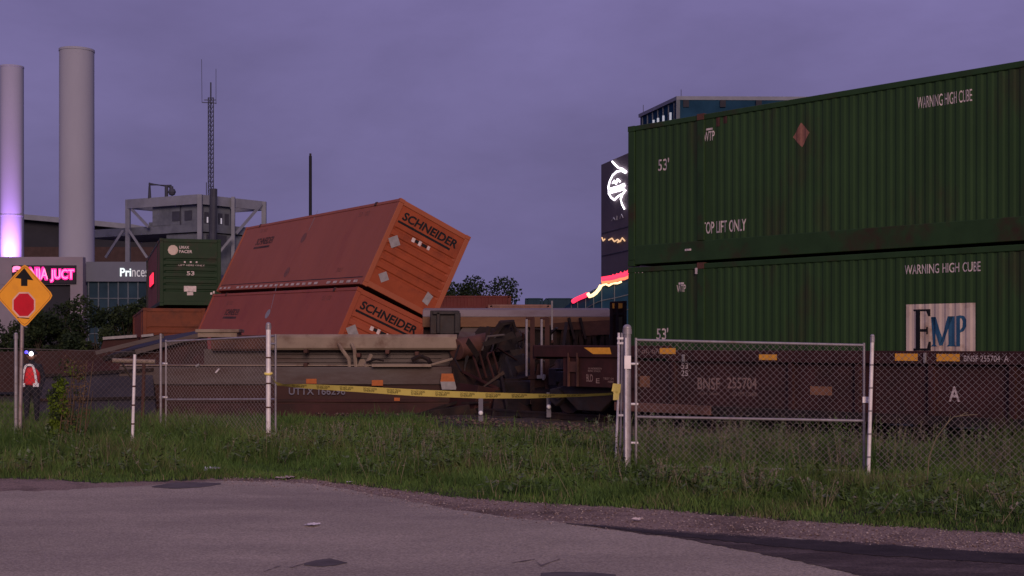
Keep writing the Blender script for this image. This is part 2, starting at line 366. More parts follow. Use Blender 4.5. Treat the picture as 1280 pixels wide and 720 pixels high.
def scatter_stones(name, pts, smin, smax, mats, z0=0.0):
    base = np.array([(1, 0, 0), (-1, 0, 0), (0, 1, 0), (0, -1, 0), (0, 0, .7), (0, 0, -.5)], float)
    fc = np.array([(0, 2, 4), (2, 1, 4), (1, 3, 4), (3, 0, 4), (2, 0, 5), (1, 2, 5), (3, 1, 5), (0, 3, 5)])
    n = len(pts); s = rng.uniform(smin, smax, (n, 1, 1)) * rng.uniform(.6, 1.4, (n, 6, 1))
    a = rng.uniform(0, 6.28, n); c, q = np.cos(a), np.sin(a)
    V = base[None] * s
    X = V[..., 0] * c[:, None] - V[..., 1] * q[:, None]; Y = V[..., 0] * q[:, None] + V[..., 1] * c[:, None]
    V = np.stack([X, Y, V[..., 2]], -1) + np.array(pts)[:, None, :]
    Fc = (fc[None] + (np.arange(n) * 6)[:, None, None]).reshape(-1, 3)
    me = bpy.data.meshes.new(name); me.from_pydata(V.reshape(-1, 3).tolist(), [], Fc.tolist())
    for m in mats: me.materials.append(m)
    me.polygons.foreach_set('material_index', np.repeat(rng.integers(0, len(mats), n), 8).astype(np.int32))
    me.update(); o = bpy.data.objects.new(name, me); COL.objects.link(o); return o
ST1 = mat("stone_grey", (.30, .23, .205), .9, var=.3, scale=9); ST2 = mat("stone_pale", (.40, .33, .30), .9, var=.2, scale=9); ST3 = mat("stone_brown", (.16, .105, .085), .9, var=.3, scale=9)
pts = []
while len(pts) < 3600:
    px = rng.uniform(280, 1330); e0 = np.interp(px, [p[0] for p in GRASS_EDGE], [p[1] for p in GRASS_EDGE]); e1 = np.interp(px, [p[0] for p in ROAD_EDGE], [p[1] for p in ROAD_EDGE])
    py = e0 - 2 + (e1 - e0 + 9) * rng.beta(1.3, 1.5); p = gnd(px, py); pts.append((p.x, p.y, .008))
tag(scatter_stones("gravel_stones", pts, .004, .014, [ST1, ST1, ST3, ST1, ST3, ST2]), "loose grey and brown gravel along the road edge", "gravel", kind='stuff')
pts = []
while len(pts) < 2500:
    p = TM @ Vector((rng.uniform(-3.2, -1.2), rng.uniform(-2, 26), 0)); pts.append((p.x, p.y, .07))
tag(scatter_stones("ballast_stones", pts, .02, .05, [BALL, ST3, BALL]), "dark track ballast stones under the railcars", "gravel", kind='stuff')

trk = thing("railway_track", "dark steel railway track under the standing green container train", "railway track", GREEN_O, (0, 0, TH))
for sx_ in (-.75, .75):
    mb = MB(); mb.box(sx_ - .07, sx_ + .07, -12, 28, .10, .125); mb.box(sx_ - .012, sx_ + .012, -12, 28, .125, .20); mb.box(sx_ - .036, sx_ + .036, -12, 28, .20, .245)
    mb.build("rail", STEELD, trk)
slp = MB(); slp.box(-1.28, 1.28, -.11, .11, .0, .10); s0 = None
for i in range(48):
    if s0 is None: s0 = slp.build("sleeper", BARK, trk); s = s0
    else: s = s0.copy(); COL.objects.link(s)
    s.location = (0, -10 + i * .78, 0)

# ------------------------------------------------------------------ far buildings, left side
b1 = thing("theatre_building", "low pale building with pink neon sign and blue glass front", "building")
Zb = 130.0
pc = at(105, 326, Zb); zt = pc.z
mb = MB()       # left wing: pale wall
xl, xr = -70.0, pc.x
mb.box(xl, xr - 1.2, Zb + .5, Zb + 48, 0, zt)               # body
mb.box(xl, xr, Zb - .35, Zb + .5, zt - 2.3, zt + .35)       # fascia band
mb.box(xr - 1.2, xr, Zb - .35, Zb + 30, 0, zt - 2.3)        # corner pier
mb.box(xl, xr - 5.0, Zb - .30, Zb + .5, 0, zt - 2.3)
mb.build("wall", WALLP, b1)
mb = MB(); mb.box(xr - 5.0, xr - 1.2, Zb + .1, Zb + .5, 0, zt - 2.3)
mb.box(xr - 3.7, xr - 2.6, Zb - .02, Zb + .1, 0.3, 5.2)
mb.build("entrance_recess", ARENA, b1)
x2 = at(215, 330, Zb + 2).x
mb = MB(); mb.box(xr, x2, Zb + .6, Zb + 30, zt - 1.95, zt - .05); mb.build("fascia", WALLB, b1)
mb = MB(); mb.box(xr, x2, Zb + 1.0, Zb + 29, 0, zt - 1.95); mb.build("glass_front", GLASSD, b1)
mb = MB()
for i in range(9):
    xx = xr + .15 + i * (x2 - xr - .3) / 8; mb.box(xx - .05, xx + .05, Zb + .9, Zb + 1.0, 0, zt - 1.96)
for zz in (1.2, 2.9, 4.6, 6.3): mb.box(xr + .02, x2, Zb + .92, Zb + .98, zz - .04, zz + .04)
mb.build("mullions", MULL, b1)
def front_text(parent, name, body, px0, px1, py0, py1, Y, m, bold=.0, back=None, slope=0.0):
    a = at(px0, py1, Y); b = at(px1, py0, Y); g = text_geo(body, b.z - a.z, b.x - a.x, bold)
    mb = MB(); u = Vector((1, 0, slope))
    mb.add([(a.x + p, Y, a.z + q + p * slope) for p, q in g[0]], g[1], 0)
    mb.add([(a.x + p, Y + .12, a.z + q + p * slope) for p, q in g[0]], [f[::-1] for f in g[1]], 0)
    return mb.build(name, m, parent)
# pink neon sign: glowing tubes on a dark backing, first word partly behind the road sign
mb = MB(); a = at(14.5, 354.6, Zb - .62); b = at(94.5, 331.6, Zb - .62); mb.box(a.x, b.x, Zb - .55, Zb - .352, a.z, b.z); sg = mb.build("neon_sign", ARENA, b1)
front_text(sg, "neon_letters", "S", 15.5, 25.5, 332.5, 341.5, Zb - .72, NEONPW, .10)
front_text(sg, "neon_letters", "NIA", 36, 60, 333.5, 350.5, Zb - .66, NEONP, .10, slope=-.0)
front_text(sg, "neon_letters", "JUCT", 62, 93.5, 335.5, 353.5, Zb - .66, NEONP, .10)
front_text(sg, "neon_tubes", "NIA", 38, 59.5, 335.5, 349, Zb - .8, NEONPW, -.005)
front_text(sg, "neon_tubes", "JUCT", 63, 92, 337, 352, Zb - .8, NEONPW, -.005)
front_text(b1, "lit_letters", "Pri", 150, 164, 335, 345.5, Zb + .52, SIGNW, .025)
front_text(b1, "lit_letters", "ncess", 165, 190, 337.5, 346, Zb + .52, mat("sign_dim_letters", (.5, .5, .5), .5, emit=(.7, .72, .8), estr=.26), .0)

# two tall cylinders
def stack(name, label, pxc, wpx, pytop, Y):
    r_ = wpx / 2 / F * Y; zt_ = HC + (HOR - pytop) / F * Y; x = (pxc - PX0) / F * Y
    t = thing(name, label, "chimney", (x, Y, 0), None, "tall white cylinders behind the theatre")
    mb = MB(); mb.path([(0, 0, 0), (0, 0, zt_ * .5), (0, 0, zt_)], [r_ * 1.03, r_ * 1.01, r_], 40, cap=True); mb.build("shaft", CONC, t, smooth=True)
    mb = MB(); mb.path([(0, 0, zt_), (0, 0, zt_ + r_ * .13)], [r_ * 1.03, r_ * 1.03], 40); mb.build("rim", CONC, t, smooth=True)
    return t, r_, zt_, x
tA, rA, zA, xA = stack("white_chimney", "white cylindrical chimney, unlit, taller one with dark rim", 96, 42, 65, 150)
tB, rB, zB, xB = stack("white_chimney", "white cylindrical chimney lit purple from its foot", 15, 28, 85, 172)
mb = MB(); z_ = HC + (HOR - 271) / F * 172; mb.path([(0, 0, z_), (0, 0, z_ + .18)], [rB * 1.03] * 2, 40); mb.build("ring", CONC, tB, smooth=True)
pl = thing("floodlight", "purple floodlight on the theatre roof below the lit chimney", "floodlight", (xB + .5, 172 - rB - 3.2, zt + .1))
mb = MB(); mb.box(-.25, .25, -.2, .2, -.45, -.1); mb.build("housing", STEELD, pl)
ld = bpy.data.lights.new("purple_lamp", 'SPOT'); lo = bpy.data.objects.new("purple_lamp", ld); COL.objects.link(lo); lo.parent = pl
ld.energy = 22000; ld.color = (.60, .27, 1.0); ld.spot_size = R(104); ld.spot_blend = .9; ld.shadow_soft_size = .2
lo.rotation_euler = Vector((0, -.25, -1)).to_track_quat('Z', 'Y').to_euler()

# arena behind
ar = thing("arena_building", "dark arena with low curved roof behind the white chimneys", "building")
Za = 240.0; mb = MB(); pa = at(-60, 270, Za); segs = [(-60, 268), (0, 272), (30, 275), (75, 279), (120, 283), (170, 288), (230, 300)]
P = [at(x, y, Za) for x, y in segs]; poly = [(p.x, p.z) for p in P] + [(P[-1].x, 9), (P[0].x, 9)]
MX = Matrix(((1, 0, 0, 0), (0, 0, 1, Za), (0, 1, 0, 0), (0, 0, 0, 1)))
mb.prism(poly, 60, MX); mb.build("roof", ARENA, ar)
mb = MB(); poly = [(p.x, p.z + .9) for p in P] + [(p.x, p.z) for p in P[::-1]]
mb.prism(poly, 2.0, Matrix(((1, 0, 0, 0), (0, 0, 1, Za - 2), (0, 1, 0, 0), (0, 0, 0, 1)))); mb.build("roof_edge", STRUCT, ar)
mb = MB(); mb.box(P[0].x, P[-1].x, Za - .6, Za + 60, 0, at(0, 309, Za).z); mb.build("wall", BRICK, ar)

# steel frame on the roof
fr = thing("steel_frame_tower", "grey open steel frame with concrete rooms on the roof behind", "structure")
Ct, Lt, Rt = at(250, 243, 165), at(160, 249.5, 171), at(330, 252, 173)
Bt = Lt + Rt - Ct
def dn(p, z): return Vector((p.x, p.y, z))
zb0 = at(250, 318, 165).z
mb = MB()
for p, q in ((Ct, Lt), (Ct, Rt), (Lt, Bt), (Rt, Bt)):
    n = 1.15; mb.quad(dn(p, p.z - n), dn(q, p.z - n), dn(q, p.z), dn(p, p.z), .25)
mb.build("top_band", STRUCT, fr)
for p in (Ct, Lt, Rt, Bt): mb = MB(); mb.bar(dn(p, 0), dn(p, p.z - .02), .55, .55); mb.build("column", STRUCT, fr)
p = Ct.lerp(Rt, .52); mb = MB(); mb.bar(dn(p, 0) + Vector((0, -.5, 0)), dn(p, Ct.z + .1) + Vector((0, -.5, 0)), .42); mb.build("column", STRUCT, fr)
for p, q in ((at(327, 255, 172.5), at(295, 292, 169)), (at(165, 262, 170.5), at(186, 284, 169)), (at(160, 286, 169.5), at(184, 322, 169.5)), (at(154, 288, 169.5), at(132, 322, 169.5)), (at(290, 296, 167), at(262, 330, 166))):
    mb = MB(); mb.bar(p, q, .28); mb.build("brace", STRUCT, fr)
mb = MB(); pa, pb = at(104, 283, 176), at(252, 279, 165.5)
mb.quad(dn(pa, pb.z - 1.1), dn(pb, pb.z - 1.1), dn(pb, pb.z), dn(pa, pb.z), .0)
dv = (Bt - Lt) * .9
mb.v, mb.f, mb.m = [], [], []
a_, b_ = dn(pa, pb.z), dn(pb, pb.z); mb.add([a_, b_, b_ + dv, a_ + dv] + [q - Vector((0, 0, 1.0)) for q in (a_, b_, b_ + dv, a_ + dv)], [(0, 1, 2, 3), (7, 6, 5, 4), (0, 4, 5, 1), (1, 5, 6, 2), (2, 6, 7, 3), (3, 7, 4, 0)])
mb.build("deck", CONCD, fr)
uL = (Lt - Ct); uR = (Rt - Ct)
def blk(mb, l0, l1, r0, r1, z0, z1):
    o_ = Vector((Ct.x, Ct.y, 0)); uu = Vector((uL.x, uL.y, 0)); ww = Vector((uR.x, uR.y, 0))
    c = [o_ + uu * a + ww * b for a, b in ((l0, r0), (l0, r1), (l1, r1), (l1, r0))]
    mb.add([q + Vector((0, 0, z0)) for q in c] + [q + Vector((0, 0, z1)) for q in c], [(0, 3, 2, 1), (4, 5, 6, 7), (0, 1, 5, 4), (1, 2, 6, 5), (2, 3, 7, 6), (3, 0, 4, 7)])
mb = MB(); blk(mb, .05, .70, .05, .52, pb.z + .01, Ct.z - .3); blk(mb, .70, .80, .1, .5, pb.z + .01, Ct.z - 2.9); blk(mb, .05, .55, .1, .9, 0, pb.z - 1.1)
blk(mb, .1, .9, .52, .62, pb.z, Ct.z - 1.2)
mb.build("room_block", CONCD, fr)
for i, (l0, r0) in enumerate(((.0, .12), (.0, .22), (.0, .33), (.0, .43))): mb = MB(); blk(mb, .043, .05, r0, r0 + .06, Ct.z - 3.6, Ct.z - 2.0); mb.build("window", STRUCTD, fr)
for l0 in (.15, .32): mb = MB(); blk(mb, l0, l0 + .1, .043, .05, Ct.z - 3.0, Ct.z - 1.8); mb.build("window", STRUCTD, fr)
mb = MB(); blk(mb, .04, .05, .15, .45, Ct.z - 6.0, Ct.z - 4.7); mb.build("window", STRUCTD, fr)
LWE = mat("window_light", (.6, .6, .65), .4, emit=(.8, .8, 1), estr=.22)
for r0 in (.15, .245, .36): mb = MB(); blk(mb, .036, .043, r0, r0 + .014, Ct.z - 3.3, Ct.z - 2.6); mb.build("lit_window_edge", LWE, fr)
mb = MB(); blk(mb, .3, .31, .04, .05, pb.z, Ct.z - .3); mb.build("wall_joint", STRUCTD, fr)
gf = thing("lamp_gantry", "dark goal shaped pipe gantry with lamp on the steel frame", "gantry")
mb = MB(); mb.path([at(187, 248, 169), at(187, 230, 169), at(214, 233, 169)], .22, 8); mb.path([at(208, 247, 169), at(208, 232.5, 169)], .22, 8); mb.build("pipe", STRUCTD, gf)
mb = MB(); mb.tube(at(214, 233, 169), at(214.5, 239, 169), .25); mb.ball(at(215, 240, 169), .5, 8); mb.build("lamp", STRUCTD, gf)
ms = thing("radio_mast", "thin lattice radio mast with whip antennas above the steel frame", "mast")
Ym = 168; mb = MB()
A = [at(260.3, 250, Ym), at(266.8, 250, Ym), at(263.5, 250, Ym + 1.2)]; zt_m = at(262, 122, Ym).z
for p in A: mb.tube(p, (p.x, p.y, zt_m), .06, 6)
nb = 22
for i in range(nb):
    z0 = A[0].z + (zt_m - A[0].z) * i / nb; z1 = A[0].z + (zt_m - A[0].z) * (i + 1) / nb
    for j in range(3):
        p, q = A[j], A[(j + 1) % 3]
        mb.tube((p.x, p.y, z0), (q.x, q.y, z1), .03, 5); mb.tube((p.x, p.y, z1), (q.x, q.y, z1), .03, 5)
mb.build("lattice", STRUCTD, ms)
for p, q, r_ in ((at(263.5, 124, Ym), at(263.5, 103, Ym), .09), (at(252.5, 128, Ym), at(252, 74, Ym), .03), (at(270, 130, Ym), at(270, 86, Ym), .03), (at(258, 250, Ym), at(258, 228, Ym), .05)):
    mb = MB(); mb.tube(p, q, r_, 6); mb.build("whip_antenna", STRUCTD, ms)
mb = MB(); mb.bar(at(252.4, 128, Ym), at(270.5, 129, Ym), .09); mb.bar(at(255, 125, Ym), at(270, 125, Ym), .09)
mb.build("antenna_bracket", STRUCTD, ms)
mb = MB(); mb.tube(at(266, 300, Ym - 3), at(267, 236, Ym - 3), .45, 10); mb.build("mast_base", STRUCTD, ms)
up = thing("utility_pole", "plain black pole rising behind the tilted orange containers", "pole", (at(388, 432, 64).x, 64, 0))
mb = MB(); ztp = at(388, 195, 64).z; mb.tube((0, 0, 0), (0, 0, ztp), .085, 10, r1=.07); mb.build("shaft", mat("pole_black", (.012, .012, .016), .6), up, smooth=True)
mb = MB(); mb.tube((0, 0, ztp), (0, 0, ztp + .12), .05, 8); mb.build("cap", STEELD, up)

# ------------------------------------------------------------------ far buildings, right side
aq = thing("aquarium_tower", "tall grey sign tower with white neon fish emblem behind the green containers", "sign tower")
D = Vector((-.234, .972, 0)).normalized(); P0 = Vector(((800 - 640) / F * 88, 88, 0))
nrm = Vector((-D.y, D.x, 0))
def onplane(px, py, P, n):
    d = Vector(((px - PX0) / F, 1, -(py - HOR) / F)); o_ = Vector((0, 0, HC)); t = (Vector(P) - o_).dot(n) / d.dot(n); return o_ + d * t
pe = onplane(751.5, 206, P0, nrm); Lw = (pe - P0).dot(D)
ztw = pe.z
mb = MB(); q = [P0 - D * 6, P0 + D * Lw, P0 + D * Lw - nrm * 9, P0 - D * 6 - nrm * 9]
mb.add([Vector((p.x, p.y, 0)) for p in q] + [Vector((p.x, p.y, ztw)) for p in q], [(3, 2, 1, 0), (4, 5, 6, 7), (0, 1, 5, 4), (1, 2, 6, 5), (2, 3, 7, 6), (3, 0, 4, 7)])
mb.build("tower_wall", TOWER, aq)
mb = MB()
for py in (292, 320):
    a_ = onplane(752, py, P0, nrm); mb.bar((P0 - D * 2 + nrm * .02).to_3d() + Vector((0, 0, a_.z)), Vector((a_.x, a_.y, a_.z)) - D * .05 + nrm * .02, .05, .05)
mb.build("panel_joint", STRUCTD, aq)
def neon(name, m, paths, r_=.07):
    mb = MB()
    for ps in paths: mb.path([onplane(x, y, P0, nrm) + nrm * .12 for x, y in ps], r_, 6)
    return mb.build(name, m, aq)
neon("neon_fish", NEONW, [[(767.5, 202), (771, 206), (775.5, 210), (780, 211), (785, 215)], [(784, 216), (779, 213.5), (773, 214.5), (768, 219), (764.5, 226), (762.5, 234), (763, 242), (766, 247), (770, 250)],
                          [(765, 236), (770, 234.5), (776, 233), (782, 230)], [(766, 238.5), (772, 237), (777, 235.5), (783, 232)], [(765.5, 241), (771, 239.5), (777, 238), (782, 236)],
                          [(784, 238), (780, 243), (778, 249), (779.5, 255), (782.5, 261)], [(770, 250), (774, 246), (779, 243)], [(768, 229), (770, 226), (772, 230), (774, 224), (777, 227)]], .065)
neon("lit_letters", NEONA, [[(754.5, 297), (756, 301), (758, 299)], [(763, 300), (767, 298), (770, 302), (774, 299.5), (777, 302), (780, 297.5), (783, 301)], [(774, 303), (778, 301)]], .05)
neon("unlit_letters", mat("sign_dim_grey", (.4, .4, .45), .5), [[(767, 276), (769, 272), (771, 275)], [(773, 275), (773.5, 270)], [(777, 273), (779, 268), (781, 272)]], .035)
# round glass building with neon rim under the tower
gb = thing("round_glass_building", "low round teal glass building with flame neon rim beside the tower", "building")
Yg = 84.0; cxp = at(800, 432, Yg + 8)
cols_ = [(708, 384), (714, 378), (722, 374), (732, 368), (742, 362), (752, 357.5), (768, 354.5), (786, 350), (800, 347)]
pts = [at(x, y, Yg + max(0, (752 - x) * .06)) for x, y in cols_]
mb = MB(); k = len(pts)
vs = [Vector((p.x, p.y, 0)) for p in pts] + pts + [Vector((p.x, p.y + 14, 0)) for p in pts] + [Vector((p.x, p.y + 14, p.z)) for p in pts]
fs = []
for i in range(k - 1): fs += [(i, i + 1, k + i + 1, k + i), (k + i, k + i + 1, 3 * k + i + 1, 3 * k + i)]
fs += [(0, k, 3 * k, 2 * k), (k - 1, 2 * k - 1, 4 * k - 1, 3 * k - 1)[::-1]]
mb.add(vs, fs); mb.build("glass_wall", GLASSB, gb)
mb = MB()
for p in pts[1:]: mb.bar((p.x, p.y - .05, 0), (p.x, p.y - .05, p.z - .05), .05)
for dz in (.9, 1.8): mb.path([Vector((p.x, p.y - .04, p.z - dz)) for p in pts], .03, 5)
mb.build("mullions", MULL, gb)
r5 = random.Random(5)
def zig(x0, x1, yt, yb, n):
    return [(x0 + (x1 - x0) * i / n, (yt(x0 + (x1 - x0) * i / n) if i % 2 else yb(x0 + (x1 - x0) * i / n)) + r5.uniform(-1, 1)) for i in range(n + 1)]
rim = lambda x: float(np.interp(x, [c[0] for c in cols_], [c[1] for c in cols_]))
def rimtube(name, m, ps, r_):
    mb = MB()
    for q in ps: mb.path([at(x, y, Yg - .35 + max(0, (752 - x) * .06)) for x, y in q], r_, 6)
    return mb.build(name, m, gb)
rb_ = [(x, rim(x)) for x in (752, 757, 762, 768, 774, 780, 786)]
rimtube("neon_flames", NEONR, [[(x, y - 8 + r5.uniform(-.8, .8)) for x, y in rb_]], .20)
rimtube("neon_flames", NEONR, [zig(764, 786, lambda x: rim(x) - 12, lambda x: rim(x) - 8, 9)], .07)
rimtube("neon_flames", NEONR, [[(716, 377), (720, 374.5), (724, 372.5), (729, 370.5), (734, 368)]], .14)
rimtube("neon_flames", NEONO, [[(x, y - 4.4 + r5.uniform(-.8, .8)) for x, y in rb_]], .15)
rimtube("neon_flames", NEONY, [[(735, 367), (737, 370.5), (741, 369), (745, 366), (749, 361), (751, 357)]], .11)
rimtube("neon_flames", NEONY, [[(752, 357), (757, 355), (761, 357), (766, 354), (772, 354), (777, 352)]], .07)
# blue office block behind
ob = thing("office_block", "blue glass office block with grey parapet above the green containers", "building")
Yo = 130.0; c0 = at(848, 121, Yo); dl = Vector((-.26, .966, 0)); zt_o = c0.z
pl_ = onplane(800.5, 138, c0, Vector((-dl.y, dl.x, 0))); Ll = (pl_ - c0).dot(dl)
dr = Vector((.999, .02, 0)).normalized(); q = [c0, c0 + dr * 30, c0 + dr * 30 + dl * Ll, c0 + dl * Ll]
def slabq(mb, q, z0, z1, grow=0):
    cc = sum(q, Vector()) / 4; qq = [p + (p - cc).normalized() * grow for p in q]
    mb.add([Vector((p.x, p.y, z0)) for p in qq] + [Vector((p.x, p.y, z1)) for p in qq], [(3, 2, 1, 0), (4, 5, 6, 7), (0, 1, 5, 4), (1, 2, 6, 5), (2, 3, 7, 6), (3, 0, 4, 7)])
mb = MB(); slabq(mb, q, 0, zt_o - .3); mb.build("glass_wall", GLASSB, ob)
mb = MB(); slabq(mb, q, zt_o - .3, zt_o + .05, .2); mb.build("parapet", STRUCT, ob)
mb = MB(); cp = c0 + (c0 - (c0 + dr * 15 + dl * Ll / 2)).normalized() * .05; mb.bar((cp.x, cp.y, 0), (cp.x, cp.y, zt_o - .31), .35)
nl = Vector((-dl.y, dl.x, 0)); 
for i in range(7):
    t = Ll * (i + .7) / 7.2; p = c0 + dl * t + nl * .04; mb.bar((p.x, p.y, 0), (p.x, p.y, zt_o - .31), .12)
for zz in np.arange(zt_o - 2.4, 2, -3.2):
    mb.bar(Vector((c0.x, c0.y - .05, zz)), Vector((c0.x, c0.y - .05, zz)) + dr * 30, .12); mb.bar(Vector((c0.x, c0.y, zz)) + nl * .05, Vector((pl_.x, pl_.y, zz)) + nl * .05, .12)
mb.build("mullions", MULL, ob)
for xx in (854, 900, 945): mb = MB(); a_ = at(xx, 124, Yo - .06); mb.box(a_.x, a_.x + .55, Yo - .1, Yo - .03, a_.z - .75, a_.z - .1); mb.build("window", ARENA, ob)
LWB = (mat("office_window_light", (.5, .55, .6), .4, emit=(.55, .65, .8), estr=.28))
for t in (.18, .36, .5, .62):
    p = c0 + dl * (Ll * t) + nl * .06; mb = MB(); mb.bar((p.x, p.y, zt_o - 2.2), (p.x, p.y, zt_o - 1.2), .22); mb.build("lit_window", LWB, ob)
mb = MB(); mb.tube((c0.x + .3, c0.y + .3, zt_o), (c0.x + .3, c0.y + .3, zt_o + .75), .03, 5); mb.tube((pl_.x + .3, pl_.y, zt_o), (pl_.x + .3, pl_.y, zt_o + 1.0), .03, 5); mb.build("roof_antenna", STRUCTD, ob)

# ------------------------------------------------------------------ trees and bushes
def leaves(name, centers, radii, n, size, m, parent, seed, flat=1.0):
    g = np.random.default_rng(seed); V = []; MI = []
    c = np.array(centers, float); r_ = np.array(radii, float); pick = g.choice(len(c), n, p=(r_ ** 2) / (r_ ** 2).sum())
    d = g.normal(size=(n, 3)); d /= np.linalg.norm(d, axis=1, keepdims=True)
    p = c[pick] + d * (r_[pick] * g.uniform(.35, 1.05, n) ** .7)[:, None] * np.array([1, 1, flat])
    a = g.normal(size=(n, 3)); a /= np.linalg.norm(a, axis=1, keepdims=True); b = np.cross(a, g.normal(size=(n, 3))); b /= np.linalg.norm(b, axis=1, keepdims=True)
    s = size * g.uniform(.6, 1.5, n)[:, None]
    q = np.stack([p - a * s, p + b * s * .5, p + a * s, p - b * s * .5], 1)
    me = bpy.data.meshes.new(name); me.from_pydata(q.reshape(-1, 3).tolist(), [], (np.arange(n * 4).reshape(n, 4)).tolist())
    for x in m: me.materials.append(x)
    tone = g.integers(0, len(m), len(c)); mi = np.where(g.random(n) < .8, tone[pick], g.integers(0, len(m), n))
    me.polygons.foreach_set('material_index', mi.astype(np.int32)); me.update()
    o = bpy.data.objects.new(name, me); COL.objects.link(o); o.parent = parent; return o
def tree(name, label, cat, x, y, h, wd, seed, n, size, group, low=.15, trunk_r=.15, m=(LEAFA, LEAFB)):
    g = random.Random(seed); t = thing(name, label, cat, (x, y, 0), None, group)
    cs = []; rs = []; mb = MB()
    mb.path([(0, 0, 0), (.05 * wd, 0, h * .3), (0, .05, h * .55)], [trunk_r, trunk_r * .75, trunk_r * .4], 8)
    for i in range(16):
        a = g.uniform(0, 6.28); rr = wd / 2 * g.uniform(.2, .85); zz = h * (low + (1 - low) * g.uniform(.1, .88)); k = math.sqrt(max(.05, 1 - ((zz / h - .5) / .62) ** 2))
        c = (rr * math.cos(a) * k, rr * math.sin(a) * k, zz); cs.append(c); rs.append(wd * g.uniform(.11, .19))
        mb.path([(0, 0, h * .25 + g.uniform(0, h * .2)), (c[0] * .5, c[1] * .5, zz * .8), c], [trunk_r * .4, trunk_r * .22, .01], 5)
    mb.build("trunk", BARK, t); leaves("crown", cs, rs, n, size, list(m), t, seed); return t
tr = at(600, 432, 95)
tree("broadleaf_tree", "dark green tree top beyond the red containers", "tree", tr.x, 95, at(600, 350, 95).z, 7.4, 25, 13000, .10, None, .35)
BG = "bushes in front of the theatre"
bs = [("bush", "dark bush below the pink neon sign, right of the road sign", 78, 376, 3.0, 31), ("bush", "low dark bush at the left end of the bush row", 14, 394, 3.0, 32), ("bush", "rounded bush below the blue glass front", 118, 383, 2.7, 33), ("bush", "wide green bush beside the dull orange container", 158, 382, 3.0, 34), ("bush", "taller dark bush against the stacked green container", 176, 368, 2.3, 35), ("bush", "dark leafy bush right behind the road sign", 46, 386, 2.6, 36)]
for nm, lb, px, py, wd, sd_ in bs:
    p = at(px, py, 82 + (sd_ % 3) * 2); tree(nm, lb, "bush", p.x, p.y, p.z * 1.06, wd + 1.2, sd_, 3600, .11, BG, .02, .06)

